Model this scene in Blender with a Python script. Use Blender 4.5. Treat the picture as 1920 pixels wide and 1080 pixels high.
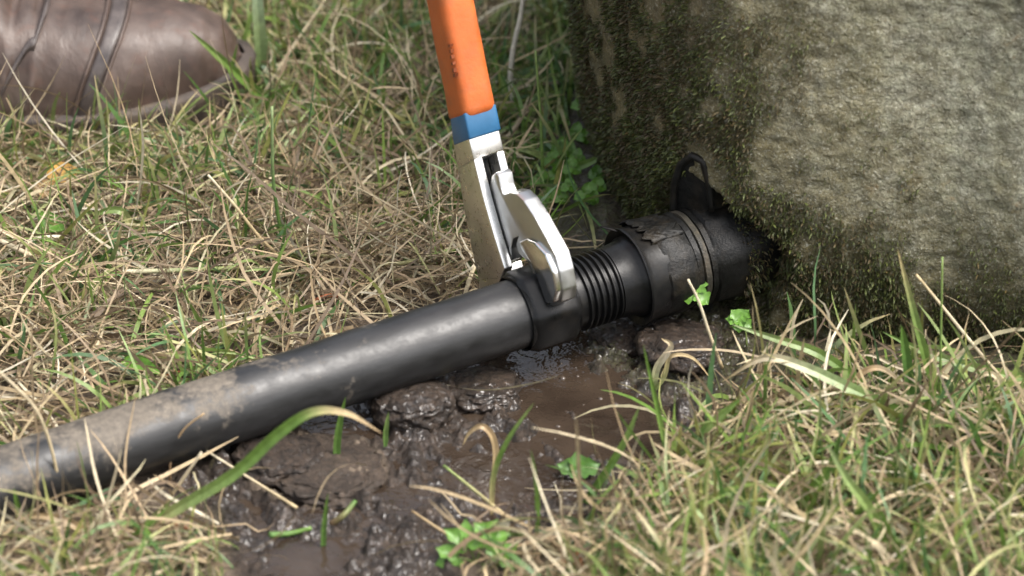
import bpy, bmesh, math, random
import numpy as np
from mathutils import Vector, Matrix

random.seed(7)
rng = np.random.default_rng(7)
SC = bpy.context.scene
for o in list(bpy.data.objects):
    bpy.data.objects.remove(o)
COL = SC.collection
R_ = math.radians

# ------------------------------------------------------------------ camera
DIST, PITCH = 2.6, R_(30)
LENS = 36 * DIST / 0.6
cam_d = bpy.data.cameras.new('camera')
cam = bpy.data.objects.new('camera', cam_d)
COL.objects.link(cam)
cam.location = (0, -DIST * math.cos(PITCH), DIST * math.sin(PITCH))
cam.rotation_euler = (math.pi / 2 - PITCH, 0, 0)
cam_d.lens = LENS
cam_d.sensor_width = 36
cam_d.clip_start, cam_d.clip_end = 0.1, 200
cam_d.dof.use_dof = True
cam_d.dof.focus_distance = 2.56
cam_d.dof.aperture_fstop = 7.0
SC.camera = cam

# ------------------------------------------------------------------ sky, sun, exposure
SUN_EL, SUN_AZ = R_(60), R_(112)          # azimuth clockwise from +Y
sdir = Vector((math.sin(SUN_AZ) * math.cos(SUN_EL), math.cos(SUN_AZ) * math.cos(SUN_EL), math.sin(SUN_EL)))
W = bpy.data.worlds.new('World')
SC.world = W
W.use_nodes = True
wn = W.node_tree.nodes
sky = wn.new('ShaderNodeTexSky')
sky.sky_type = 'NISHITA'
sky.sun_disc = False
sky.sun_elevation = SUN_EL
sky.sun_rotation = SUN_AZ
sky.dust_density = 6.0
sky.ozone_density = 0.6
haze_n = wn.new('ShaderNodeHueSaturation')             # thin white cloud veil
haze_n.inputs['Saturation'].default_value = 0.45
W.node_tree.links.new(sky.outputs[0], haze_n.inputs['Color'])
W.node_tree.links.new(haze_n.outputs[0], wn['Background'].inputs[0])
wn['Background'].inputs[1].default_value = 0.15
sun_d = bpy.data.lights.new('sun', 'SUN')
sun_d.energy = 1.2
sun_d.angle = R_(28)
sun_d.color = (1.0, 0.97, 0.92)
sun = bpy.data.objects.new('sun', sun_d)
COL.objects.link(sun)
sun.rotation_euler = sdir.to_track_quat('Z', 'Y').to_euler()
SC.view_settings.view_transform = 'Standard'
SC.view_settings.look = 'None'
SC.view_settings.gamma = 1
SC.view_settings.exposure = 1.55
SC.render.resolution_x, SC.render.resolution_y = 1024, 576

# ------------------------------------------------------------------ measuring helpers
FPX = 1920 * LENS / 36
CP = Vector(cam.location)
CR, CF, CU = Vector((1, 0, 0)), Vector((0, math.cos(PITCH), -math.sin(PITCH))), Vector((0, math.sin(PITCH), math.cos(PITCH)))

def ray(x, y):
    return CF + CR * ((x - 960) / FPX) - CU * ((y - 540) / FPX)

def at(x, y, z=0.0):
    d = ray(x, y)
    return CP + d * ((z - CP.z) / d.z)

def onplane(x, y, P, n):
    d = ray(x, y)
    return CP + d * ((P - CP).dot(n) / d.dot(n))

# ------------------------------------------------------------------ noise (numpy)
_perm = np.random.default_rng(3).permutation(512)
_perm = np.concatenate([_perm, _perm, _perm])
_grad = np.random.default_rng(5).normal(size=(512, 3))
_grad /= np.linalg.norm(_grad, axis=1)[:, None]

def perlin(x, y, z=0.0):
    x = np.asarray(x, float); y = np.asarray(y, float); z = np.zeros_like(x) + z
    xi, yi, zi = np.floor(x).astype(int), np.floor(y).astype(int), np.floor(z).astype(int)
    xf, yf, zf = x - xi, y - yi, z - zi
    u, v, w = [t * t * t * (t * (t * 6 - 15) + 10) for t in (xf, yf, zf)]
    out = 0
    for a in (0, 1):
        for b in (0, 1):
            for c in (0, 1):
                h = _perm[_perm[_perm[(xi + a) & 511] + ((yi + b) & 511)] + ((zi + c) & 511)] & 511
                g = _grad[h]
                d = g[..., 0] * (xf - a) + g[..., 1] * (yf - b) + g[..., 2] * (zf - c)
                out = out + d * (u if a else 1 - u) * (v if b else 1 - v) * (w if c else 1 - w)
    return out

def fbm(x, y, z=0.0, octv=4, gain=0.5):
    s, a, f = 0, 1.0, 1.0
    for i in range(octv):
        s = s + a * perlin(x * f + 13.7 * i, y * f - 7.1 * i, np.asarray(z) * f + 3.3 * i)
        a *= gain; f *= 2.03
    return s

def sstep(a, b, x):
    t = np.clip((x - a) / (b - a), 0, 1)
    return t * t * (3 - 2 * t)

def polysd(px, py, poly):
    """signed distance to a polygon, positive inside"""
    d = np.full(px.shape, 1e9)
    ins = np.zeros(px.shape, bool)
    n = len(poly)
    for i in range(n):
        ax, ay = poly[i]; bx, by = poly[(i + 1) % n]
        ex, ey = bx - ax, by - ay
        t = np.clip(((px - ax) * ex + (py - ay) * ey) / (ex * ex + ey * ey + 1e-12), 0, 1)
        d = np.minimum(d, np.hypot(px - ax - t * ex, py - ay - t * ey))
        c = ((ay > py) != (by > py)) & (px < ex * (py - ay) / (ey + 1e-15) + ax)
        ins ^= c
    return np.where(ins, d, -d)

# ------------------------------------------------------------------ object helpers
def tag(o, label=None, cat=None, group=None, kind=None):
    if label: o['label'] = label
    if cat: o['category'] = cat
    if group: o['group'] = group
    if kind: o['kind'] = kind
    return o

def empty(name, loc=(0, 0, 0)):
    o = bpy.data.objects.new(name, None)
    o.empty_display_size = 0.02
    o.location = loc
    COL.objects.link(o)
    return o

def link(name, me, mat, parent=None, smooth=True):
    o = bpy.data.objects.new(name, me)
    COL.objects.link(o)
    if mat: me.materials.append(mat)
    if smooth:
        me.polygons.foreach_set('use_smooth', np.ones(len(me.polygons), bool))
    if parent:
        o.parent = parent
        o.matrix_parent_inverse = Matrix.Translation(-Vector(parent.location))
    return o

def from_bm(name, bm, mat, parent=None, smooth=True, sharp=None):
    bmesh.ops.recalc_face_normals(bm, faces=bm.faces)
    me = bpy.data.meshes.new(name)
    bm.to_mesh(me); bm.free()
    o = link(name, me, mat, parent, smooth)
    if sharp: me.set_sharp_from_angle(angle=R_(sharp))
    return o

def from_np(name, V, F, mat, parent=None, smooth=True, attrs=None):
    """V (n,3); F (m,4) or (m,3) int; attrs {name:(n,) or (n,3)}"""
    me = bpy.data.meshes.new(name)
    k = F.shape[1]
    me.vertices.add(len(V)); me.vertices.foreach_set('co', np.ascontiguousarray(V, np.float32).ravel())
    me.loops.add(F.size); me.loops.foreach_set('vertex_index', np.ascontiguousarray(F, np.int32).ravel())
    me.polygons.add(len(F))
    me.polygons.foreach_set('loop_start', np.arange(0, F.size, k, dtype=np.int32))
    me.polygons.foreach_set('loop_total', np.full(len(F), k, np.int32))
    me.update(calc_edges=True)
    for nme, arr in (attrs or {}).items():
        if arr.ndim == 1:
            at_ = me.attributes.new(nme, 'FLOAT', 'POINT')
            at_.data.foreach_set('value', np.ascontiguousarray(arr, np.float32))
        else:
            at_ = me.attributes.new(nme, 'FLOAT_COLOR', 'POINT')
            rgba = np.ones((len(arr), 4), np.float32); rgba[:, :3] = arr
            at_.data.foreach_set('color', rgba.ravel())
    return link(name, me, mat, parent, smooth)

# ------------------------------------------------------------------ material helper
class NM:
    def __init__(s, name):
        s.m = bpy.data.materials.new(name); s.m.use_nodes = True
        s.t = s.m.node_tree; s.b = s.t.nodes['Principled BSDF']; s.out = s.t.nodes['Material Output']
    def n(s, typ, **kw):
        nd = s.t.nodes.new('ShaderNode' + typ)
        for k, v in kw.items():
            if hasattr(nd, k): setattr(nd, k, v)
            else: s.set(nd, k, v)
        return nd
    def set(s, nd, k, v):
        inp = nd.inputs[int(k[1:])] if k[0] == 'i' and k[1:].isdigit() else nd.inputs[k.replace('_', ' ')]
        if isinstance(v, bpy.types.NodeSocket): s.t.links.new(v, inp)
        else:
            if isinstance(v, (tuple, list)) and len(v) == 3 and inp.type == 'RGBA': v = (*v, 1)
            inp.default_value = v
    def pos(s, scale=(1, 1, 1), coord='Object'):
        tc = s.n('TexCoord'); mp = s.n('Mapping')
        s.t.links.new(tc.outputs[coord], mp.inputs[0]); mp.inputs['Scale'].default_value = scale
        return mp.outputs[0]
    def noise(s, scale, vec=None, detail=4, rough=0.55, dist=0.0):
        nd = s.n('TexNoise', Scale=scale, Detail=detail, Roughness=rough, Distortion=dist)
        if vec is not None: s.t.links.new(vec, nd.inputs['Vector'])
        return nd.outputs['Fac']
    def vor(s, scale, vec=None, feature='F1', out='Distance', smooth=None):
        nd = s.n('TexVoronoi'); nd.feature = feature; nd.inputs['Scale'].default_value = scale
        if smooth is not None and 'Smoothness' in nd.inputs: nd.inputs['Smoothness'].default_value = smooth
        if vec is not None: s.t.links.new(vec, nd.inputs['Vector'])
        return nd.outputs[out]
    def ramp(s, fac, stops, interp='LINEAR'):
        nd = s.n('ValToRGB'); cr = nd.color_ramp; cr.interpolation = interp
        while len(cr.elements) < len(stops): cr.elements.new(0.5)
        for e, (p_, c_) in zip(cr.elements, stops):
            e.position = p_
            e.color = (c_, c_, c_, 1) if isinstance(c_, (int, float)) else (*c_, 1)
        s.t.links.new(fac, nd.inputs[0])
        return nd.outputs[0]
    def mix(s, fac, a, b, mode='MIX'):
        nd = s.n('Mix', data_type='RGBA'); nd.blend_type = mode
        for i, v in ((0, fac), (6, a), (7, b)):
            if isinstance(v, bpy.types.NodeSocket): s.t.links.new(v, nd.inputs[i])
            elif i == 0: nd.inputs[0].default_value = v
            else: nd.inputs[i].default_value = (*v, 1) if len(v) == 3 else v
        return nd.outputs[2]
    def math(s, op, a, b=0.0, c=None):
        nd = s.n('Math', operation=op)
        for i, v in ((0, a), (1, b), (2, c)):
            if v is None: continue
            if isinstance(v, bpy.types.NodeSocket): s.t.links.new(v, nd.inputs[i])
            else: nd.inputs[i].default_value = v
        return nd.outputs[0]
    def attr(s, name, out='Fac'):
        nd = s.n('Attribute', attribute_name=name)
        return nd.outputs[out]
    def bump(s, h, strength=1.0, dist=0.001, normal=None):
        nd = s.n('Bump', Strength=strength, Distance=dist)
        s.t.links.new(h, nd.inputs['Height'])
        if normal is not None: s.t.links.new(normal, nd.inputs['Normal'])
        return nd.outputs[0]
    def P(s, **kw):
        for k, v in kw.items(): s.set(s.b, k, v)
        return s.m

# ------------------------------------------------------------------ materials
def mat_ground():
    M = NM('soil'); v = M.pos()
    n1 = M.noise(60, v, 6, 0.65); n2 = M.noise(420, v, 5, 0.7); n3 = M.noise(14, v, 4)
    wet = M.attr('wet'); moss = M.attr('moss')
    dry = M.ramp(n1, [(0.3, (0.060, 0.043, 0.030)), (0.55, (0.13, 0.100, 0.072)), (0.75, (0.20, 0.16, 0.118))])
    wetc = M.ramp(n1, [(0.3, (0.013, 0.0085, 0.0055)), (0.55, (0.036, 0.024, 0.016)), (0.78, (0.072, 0.050, 0.035))])
    wetc = M.mix(1.0, wetc, M.ramp(M.noise(300, v, 4, 0.7), [(0.35, 0.35), (0.65, 1.5)]), 'MULTIPLY')
    c = M.mix(M.ramp(wet, [(0.25, 0.0), (0.6, 1.0)]), dry, wetc)
    c = M.mix(M.math('MULTIPLY', moss, M.ramp(n2, [(0.4, 0.0), (0.6, 0.8)])), c, (0.055, 0.06, 0.018))
    rw = M.ramp(M.noise(170, v, 4, 0.6), [(0.38, 0.42), (0.52, 0.6), (0.68, 0.8)])
    rg = M.mix(M.ramp(wet, [(0.3, 0.0), (0.75, 1.0)]), (0.9, 0.9, 0.9), rw)
    b = M.bump(M.noise(190, v, 6, 0.7), 0.9, 0.005)
    b = M.bump(n2, 0.7, 0.0012, b)
    cb = M.bump(M.noise(210, v, 1.5, 0.5), 1.0, 0.0036)
    M.set(M.b, 'Specular_IOR_Level', 0.35)
    film = M.math('MULTIPLY', M.ramp(wet, [(0.5, 0.0), (0.95, 1.0)]), M.ramp(M.noise(75, v, 4, 0.6), [(0.40, 0.05), (0.58, 0.65)]))
    M.P(Base_Color=c, Roughness=rg, Normal=b, Coat_Weight=film, Coat_Roughness=0.035, Coat_Normal=cb)
    return M.m

def mat_water():
    M = NM('muddy_water'); v = M.pos()
    b = M.bump(M.noise(75, v, 3, 0.5, 0.6), 0.30, 0.004)
    b = M.bump(M.noise(260, v, 2, 0.5), 0.3, 0.0006, b)
    c = M.ramp(M.noise(25, v, 3), [(0.3, (0.018, 0.0125, 0.009)), (0.7, (0.038, 0.027, 0.019))])
    return M.P(Base_Color=c, Roughness=0.03, IOR=1.33, Normal=b)

def mat_stone():
    M = NM('mossy_stone'); v = M.pos()
    warp = M.noise(38, v, 4, 0.6)
    cells = M.vor(150, M.pos((1, 1, 1.25)), 'SMOOTH_F1', 'Distance', 0.55)
    cells2 = M.vor(330, v, 'F1')
    cc = M.vor(150, M.pos((1, 1, 1.25)), 'F1', 'Color')
    n1 = M.noise(320, v, 6, 0.7); n2 = M.noise(22, v, 6, 0.68); n3 = M.noise(9, v, 4, 0.55)
    base = M.ramp(n2, [(0.28, (0.20, 0.20, 0.115)), (0.5, (0.35, 0.36, 0.24)), (0.72, (0.46, 0.475, 0.36))])
    base = M.mix(0.35, base, M.ramp(n1, [(0.3, (0.10, 0.09, 0.055)), (0.7, (0.50, 0.48, 0.38))]))
    base = M.mix(M.ramp(cells, [(0.25, 0.0), (0.62, 0.6)]), base, (0.10, 0.085, 0.045))
    sep = M.n('SeparateColor'); M.t.links.new(cc, sep.inputs[0])
    base = M.mix(M.ramp(sep.outputs[0], [(0.6, 0.0), (1.0, 0.4)]), base, (0.47, 0.46, 0.36))
    base = M.mix(M.ramp(M.noise(42, v, 5, 0.7), [(0.62, 0.0), (0.74, 0.75)]), base, (0.25, 0.13, 0.03))
    base = M.mix(M.ramp(M.noise(1.0, M.pos((34, 34, 7)), 4, 0.6), [(0.46, 0.0), (0.70, 0.6)]), base, (0.17, 0.155, 0.070))
    alg = M.attr('algae')
    base = M.mix(M.math('MULTIPLY', alg, M.ramp(n1, [(0.25, 0.7), (0.75, 1.0)])), base,
                 M.ramp(M.noise(70, v, 5, 0.7), [(0.3, (0.06, 0.049, 0.018)), (0.5, (0.15, 0.12, 0.045)), (0.72, (0.28, 0.225, 0.095))]))
    moss = M.attr('moss')
    base = M.mix(M.math('MULTIPLY', moss, 0.9), base,
                 M.ramp(M.noise(160, v, 5, 0.7), [(0.3, (0.034, 0.032, 0.011)), (0.6, (0.075, 0.070, 0.022)), (0.8, (0.125, 0.105, 0.038))]))
    wv = M.n('VectorMath', operation='MULTIPLY_ADD')
    wn_ = M.n('TexNoise', Scale=70.0, Detail=3.0); M.t.links.new(v, wn_.inputs['Vector'])
    M.t.links.new(wn_.outputs['Color'], wv.inputs[0]); wv.inputs[1].default_value = (0.012, 0.012, 0.012); M.t.links.new(v, wv.inputs[2])
    edge = M.vor(150, wv.outputs[0], 'DISTANCE_TO_EDGE')
    crev = M.ramp(edge, [(0.0, 1.0), (0.08, 0.45), (0.22, 0.0)])
    base = M.mix(M.math('MULTIPLY', crev, M.ramp(n2, [(0.38, 0.05), (0.62, 0.5)])), base, (0.060, 0.052, 0.024))
    base = M.mix(M.ramp(M.noise(620, v, 4, 0.7), [(0.54, 0.0), (0.68, 0.75)]), base, (0.52, 0.51, 0.41))
    base = M.mix(M.ramp(M.noise(540, v, 4, 0.7), [(0.32, 0.8), (0.45, 0.0)]), base, (0.07, 0.06, 0.03))
    b = M.bump(M.ramp(edge, [(0.0, 0.0), (0.30, 1.0)]), 0.55, 0.0018)
    b = M.bump(n1, 1.0, 0.0046, b)
    b = M.bump(M.noise(110, v, 4, 0.6), 0.4, 0.003, b)
    b = M.bump(M.noise(520, v, 3, 0.6), 0.9, 0.0022, b)
    return M.P(Base_Color=base, Roughness=M.ramp(n1, [(0.3, 0.34), (0.7, 0.7)]), Normal=b)

def mat_leaf(name, trans=0.3, rough=0.45, attr='col', col=None, veins=False):
    M = NM(name); v = M.pos()
    c = M.attr(attr, 'Color') if col is None else None
    n = M.noise(240, v, 4, 0.6)
    if col is not None:
        c = M.ramp(n, [(0.3, tuple(x * 0.7 for x in col)), (0.7, tuple(x * 1.25 for x in col))])
    else:
        c = M.mix(1.0, c, M.ramp(n, [(0.3, 0.72), (0.7, 1.18)]), 'MULTIPLY')
    M.P(Base_Color=c, Roughness=rough, Normal=M.bump(n, 0.3, 0.0004))
    M.set(M.b, 'Specular_IOR_Level', 0.4)
    tr = M.n('BsdfTranslucent'); M.t.links.new(c, tr.inputs[0])
    mx = M.n('MixShader'); mx.inputs[0].default_value = trans
    M.t.links.new(M.b.outputs[0], mx.inputs[1]); M.t.links.new(tr.outputs[0], mx.inputs[2])
    M.t.links.new(mx.outputs[0], M.out.inputs[0])
    return M.m

def mat_pipe():
    M = NM('black_polythene'); v = M.pos()              # object x runs along the pipe
    n1 = M.noise(26, v, 6, 0.68); n2 = M.noise(300, v, 4, 0.7)
    along = M.n('SeparateXYZ'); M.t.links.new(v, along.inputs[0])
    left = M.n('MapRange'); M.t.links.new(along.outputs[0], left.inputs[0])
    for i, x in ((1, 0.05), (2, 0.32), (3, 0.535), (4, 0.40)): left.inputs[i].default_value = x
    up = M.n('MapRange'); M.t.links.new(along.outputs[2], up.inputs[0])
    for i, x in ((1, -0.02), (2, 0.02), (3, -0.13), (4, 0.06)): up.inputs[i].default_value = x
    q = M.math('ADD', M.math('ADD', M.math('MULTIPLY', n1, 0.84), M.math('MULTIPLY', n2, 0.16)), up.outputs[0])
    k = M.n('MapRange'); M.t.links.new(M.math('SUBTRACT', M.math('ADD', q, left.outputs[0]), 1.0), k.inputs[0])
    for i, x in ((1, 0.02), (2, 0.12), (3, 0.0), (4, 0.68)): k.inputs[i].default_value = x
    film = M.ramp(M.noise(90, M.pos((0.3, 1, 1)), 4, 0.6), [(0.35, (0.006, 0.006, 0.006)), (0.7, (0.019, 0.019, 0.0195))])
    mud = M.ramp(n2, [(0.3, (0.075, 0.062, 0.046)), (0.7, (0.18, 0.15, 0.115))])
    c = M.mix(k.outputs[0], film, mud)
    r = M.mix(k.outputs[0], M.ramp(M.noise(130, v, 5, 0.7), [(0.35, 0.36), (0.65, 0.52)]), (0.85, 0.85, 0.85))
    b = M.bump(M.noise(160, M.pos((0.25, 1.2, 1.2)), 4, 0.6), 0.12, 0.0012)
    b = M.bump(n2, 0.25, 0.0003, b)
    M.set(M.b, 'Specular_IOR_Level', 0.45)
    return M.P(Base_Color=c, Roughness=r, Normal=b)

def mat_rubber(name, c0, c1, r0, r1, dirt=0.0, bs=0.4, spec=0.5):
    M = NM(name); M.set(M.b, 'Specular_IOR_Level', spec); v = M.pos()
    n1 = M.noise(70, v, 5, 0.65); n2 = M.noise(480, v, 4, 0.7)
    c = M.ramp(n1, [(0.3, c0), (0.7, c1)])
    if dirt:
        c = M.mix(M.ramp(M.noise(45, v, 5, 0.7), [(0.5, 0.0), (0.68, dirt)]), c, (0.10, 0.075, 0.045))
    return M.P(Base_Color=c, Roughness=M.ramp(n1, [(0.3, r0), (0.7, r1)]),
               Normal=M.bump(n2, bs, 0.0006, M.bump(n1, bs, 0.0015)))

def mat_steel(name, col, r0, r1, brushed=(1, 1, 1)):
    M = NM(name); v = M.pos(brushed)
    n = M.noise(300, v, 4, 0.6); g = M.noise(45, M.pos(), 4, 0.6)
    return M.P(Base_Color=M.ramp(g, [(0.3, tuple(x * 0.92 for x in col)), (0.7, col)]), Metallic=1.0,
               Roughness=M.ramp(n, [(0.3, r0), (0.7, r1)]), Normal=M.bump(n, 0.05, 0.0003, M.bump(g, 0.06, 0.002)))

def mat_leather():
    M = NM('brown_leather'); v = M.pos()
    n1 = M.noise(26, v, 5, 0.62); n2 = M.noise(600, v, 4, 0.7); n3 = M.noise(90, v, 5, 0.6)
    c = M.ramp(n1, [(0.28, (0.024, 0.014, 0.010)), (0.52, (0.058, 0.038, 0.029)), (0.75, (0.125, 0.094, 0.078))])
    c = M.mix(M.ramp(n3, [(0.55, 0.0), (0.75, 0.5)]), c, (0.085, 0.036, 0.022))
    b = M.bump(n2, 0.3, 0.0005)
    b = M.bump(M.noise(55, M.pos((1, 0.5, 0.5)), 4, 0.6, 0.5), 0.35, 0.004, b)
    return M.P(Base_Color=c, Roughness=M.ramp(n3, [(0.3, 0.42), (0.7, 0.65)]), Normal=b)

M_soil, M_water, M_stone = mat_ground(), mat_water(), mat_stone()
M_straw = mat_leaf('dry_straw', 0.18, 0.55)
M_green = mat_leaf('green_blade', 0.32, 0.40)
M_moss = mat_leaf('moss_leaf', 0.2, 0.6)
M_pipe = mat_pipe()
M_black = mat_rubber('black_plastic', (0.004, 0.004, 0.004), (0.009, 0.009, 0.009), 0.26, 0.42, 0.06, 0.15, 0.22)
M_rough = mat_rubber('weathered_rubber', (0.003, 0.003, 0.003), (0.009, 0.009, 0.008), 0.30, 0.55, 0.14, 0.7, 0.2)
M_ring = mat_rubber('dirty_ring', (0.006, 0.0055, 0.004), (0.028, 0.023, 0.012), 0.5, 0.8, 0.6, 0.8)
M_steel = mat_steel('satin_steel', (0.72, 0.71, 0.68), 0.24, 0.36)
M_jaw = mat_steel('satin_jaw_steel', (0.50, 0.50, 0.49), 0.30, 0.42)
M_steelb = mat_steel('polished_steel', (0.78, 0.77, 0.74), 0.12, 0.22)
M_orange = mat_rubber('orange_grip', (0.36, 0.078, 0.014), (0.45, 0.108, 0.022), 0.45, 0.62, 0.30, 0.3)
M_dark_or = mat_rubber('imprint_dirt', (0.11, 0.026, 0.008), (0.26, 0.06, 0.014), 0.6, 0.7, 0.0, 0.2)
M_blue = mat_rubber('blue_lacquer', (0.018, 0.080, 0.165), (0.026, 0.108, 0.215), 0.3, 0.4, 0.0, 0.08)
M_leather = mat_leather()
M_sole = mat_rubber('boot_sole', (0.024, 0.017, 0.013), (0.06, 0.044, 0.034), 0.6, 0.8, 0.6, 0.8)
M_strap = mat_rubber('worn_dark_leather', (0.026, 0.019, 0.017), (0.072, 0.058, 0.052), 0.35, 0.5, 0.0, 0.3)
M_clod = mat_rubber('dry_clod', (0.05, 0.038, 0.028), (0.17, 0.135, 0.10), 0.7, 0.9, 0.4, 1.0)

# ------------------------------------------------------------------ layout lines (world metres)
PA, PB = at(0, 905, 0.018), at(1300, 480, 0.043)
AX = (PB - PA).normalized()                            # along the pipe, away and right
def axis_px(x):
    k = (x - 960) / FPX; a = PA - CP
    t = (k * a.dot(CF) - a.dot(CR)) / (AX.dot(CR) - k * AX.dot(CF))
    return PA + AX * t
AT = Vector((-AX.y, AX.x, 0)).normalized() * -1        # horizontal, across the pipe, towards camera right
AZ = AX.cross(AT) * -1
if AZ.z < 0: AZ = -AZ
PR = 0.0200

STONE = [(0.60, 0.80), (0.22, 0.52), (0.085, 0.32), (0.046, 0.20), (0.042, 0.135), (0.052, 0.080), (0.070, 0.030), (0.089, -0.022),
         (0.122, -0.060), (0.185, -0.075), (0.245, -0.082), (0.30, -0.097), (0.42, -0.125), (0.62, -0.16), (0.95, -0.2)]
def catmull(P, n):
    P = np.array(P, float); out = []
    Q = np.vstack([2 * P[0] - P[1], P, 2 * P[-1] - P[-2]])
    for i in range(1, len(Q) - 2):
        for t in np.linspace(0, 1, n, endpoint=False):
            a, b, c, d = Q[i - 1], Q[i], Q[i + 1], Q[i + 2]
            out.append(0.5 * (2 * b + (c - a) * t + (2 * a - 5 * b + 4 * c - d) * t * t + (3 * b - a - 3 * c + d) * t ** 3))
    out.append(P[-1])
    return np.array(out)
stone_line = catmull(STONE, 12)
stone_poly = [tuple(p) for p in stone_line[::4]] + [(1.0, 0.9)]

mud_px = [(300, 905), (470, 815), (640, 715), (760, 640), (930, 590), (1010, 545), (1160, 540), (1300, 560), (1400, 610),
          (1430, 670), (1370, 750), (1330, 820), (1220, 890), (1110, 960), (1000, 1010), (880, 1040), (900, 1300), (420, 1300), (440, 1060), (400, 970)]
mud_poly = [tuple(at(x, y)[:2]) for x, y in mud_px]
bare_px = [[(-150, 720), (60, 690), (330, 735), (300, 800), (60, 850), (-150, 860)], [(330, 690), (620, 600), (860, 560), (930, 590), (640, 700), (430, 760)],
           [(-60, 950), (160, 930), (320, 900), (400, 960), (250, 990), (80, 1060), (-60, 1090)]]
bare_poly = [[tuple(at(x, y)[:2]) for x, y in b] for b in bare_px]
POOLS = [(1000, 680, 0.034, 0.042, 0.014), (1085, 755, 0.046, 0.040, 0.0095), (1150, 800, 0.044, 0.036, 0.0105), (960, 880, 0.055, 0.034, 0.0075),
         (760, 915, 0.035, 0.014, 0.007), (590, 1040, 0.026, 0.03, 0.008), (660, 790, 0.03, 0.02, 0.006)]
POOLW = [(*at(x, y)[:2], a, b, d) for x, y, a, b, d in POOLS]

def mud_mask(x, y):
    return sstep(-0.018, 0.016, polysd(x, y, mud_poly) + 0.016 * fbm(x * 28, y * 28, 1.5, 3))
def bare_mask(x, y):
    m = 0
    for b in bare_poly:
        m = np.maximum(m, sstep(-0.015, 0.015, polysd(x, y, b) + 0.014 * fbm(x * 30, y * 30, 4.5, 3)))
    return m

def terrain(x, y, full=False):
    x = np.asarray(x, float); y = np.asarray(y, float)
    near = (np.abs(x) < 0.9) & (np.abs(y) < 1.1)
    m = np.where(near, mud_mask(x, y), 0)
    z = 0.006 * fbm(x * 9, y * 9, 0.3, 3)
    z = z * (1 - 0.4 * m) + (1 - m) * 0.004 * fbm(x * 60, y * 60, 2.2, 3)
    # lumpy mud: rounded clods with sharp creases between
    bill = np.abs(perlin(x * 42, y * 42, 7.7)) + 0.5 * np.abs(perlin(x * 88 + 3, y * 88, 2.7)) + 0.26 * np.abs(perlin(x * 190, y * 190 + 9, 5.1))
    z = z + m * (0.017 * bill - 0.0045 + 0.006 * fbm(x * 70, y * 70, 3.9, 4, 0.6) + 0.0036 * fbm(x * 190, y * 190, 0.9, 3, 0.65))
    pool = np.zeros_like(z)
    for cx, cy, a, b, d in POOLW:
        q = ((x - cx) / a) ** 2 + ((y - cy) / b) ** 2 + 0.8 * fbm(x * 36, y * 36, 8.8, 3)
        pool = np.maximum(pool, d * sstep(1.3, 0.2, q))
    z = z - pool
    # a trench worn beneath the pipe, soil banked up towards the stone
    px_, py_ = x - PA.x, y - PA.y
    L = math.hypot(AX.x, AX.y); ux, uy = AX.x / L, AX.y / L
    s = px_ * ux + py_ * uy; c = -px_ * uy + py_ * ux
    axis_z = PA.z + AX.z * s / L
    under = np.where(s > 0.33, axis_z - 0.028, axis_z - PR - 0.001)
    inr = np.abs(c) < 0.024
    trough = under + 0.004 * (c / 0.01) ** 2
    z = np.where(near & inr & (s < 0.50), np.minimum(z, trough), z)
    sd = np.where(near, polysd(x, y, stone_poly), -1)
    z = z + 0.016 * np.where(x > 0.12, 0.2, 1) * sstep(-0.05, 0.0, sd) * np.where(s > 0.36, 1, 0.3) * np.where(np.abs(c) < 0.035, 0.3, 1)
    if full: return z, m, pool, sd
    return z

# ------------------------------------------------------------------ ground
def spaced(lo, hi, step, far, n):
    g = np.geomspace(step * 2, far, n)
    return np.concatenate([lo - g[::-1], np.arange(lo, hi, step), hi + g])
gx, gy = spaced(-0.36, 0.36, 0.0013, 40, 40), spaced(-0.34, 0.42, 0.00145, 40, 40)
X, Y = np.meshgrid(gx, gy)
xs, ys = X.ravel(), Y.ravel()
Z, MU, PO, SD = terrain(xs, ys, True)
BA = bare_mask(xs, ys)
nx, ny = len(gx), len(gy)
ii = np.arange(nx * ny).reshape(ny, nx)
F = np.stack([ii[:-1, :-1], ii[:-1, 1:], ii[1:, 1:], ii[1:, :-1]], -1).reshape(-1, 4)
wet = np.clip(MU * (1.0 + 0.5 * fbm(xs * 22, ys * 22, 6.1, 3)) + 0.25 * PO / 0.01, 0, 1)
wet = np.maximum(wet, 0.30 * (1 - BA) * (1 - MU))
dryc = at(590, 880)
wet *= 1 - 0.85 * sstep(1.0, 0.4, ((xs - dryc.x) / 0.05) ** 2 + ((ys - dryc.y) / 0.045) ** 2)
behind = sstep(-0.12, -0.02, SD) * (ys > 0.0)
wet = np.maximum(wet, behind * 0.8)
foot = sstep(-0.085, -0.05, SD) * (ys <= 0.0)
wet = np.maximum(wet, foot * 0.62)
mossg = np.clip(sstep(0.1, 0.5, fbm(xs * 14, ys * 14, 3.9, 3)) * (1 - MU) + behind * 0.6 + foot * 0.8, 0, 1)
tag(from_np('ground', np.stack([xs, ys, Z], 1), F, M_soil, attrs={'wet': wet, 'moss': mossg}), kind='structure')

# ------------------------------------------------------------------ water in the hollows
WZ = -0.0022
wl = [at(x, y, WZ) for x, y in mud_px]
bm = bmesh.new()
bm.faces.new([bm.verts.new(p) for p in wl])
bmesh.ops.triangulate(bm, faces=bm.faces)
tag(from_bm('puddle_water', bm, M_water, smooth=False), kind='structure')

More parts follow.
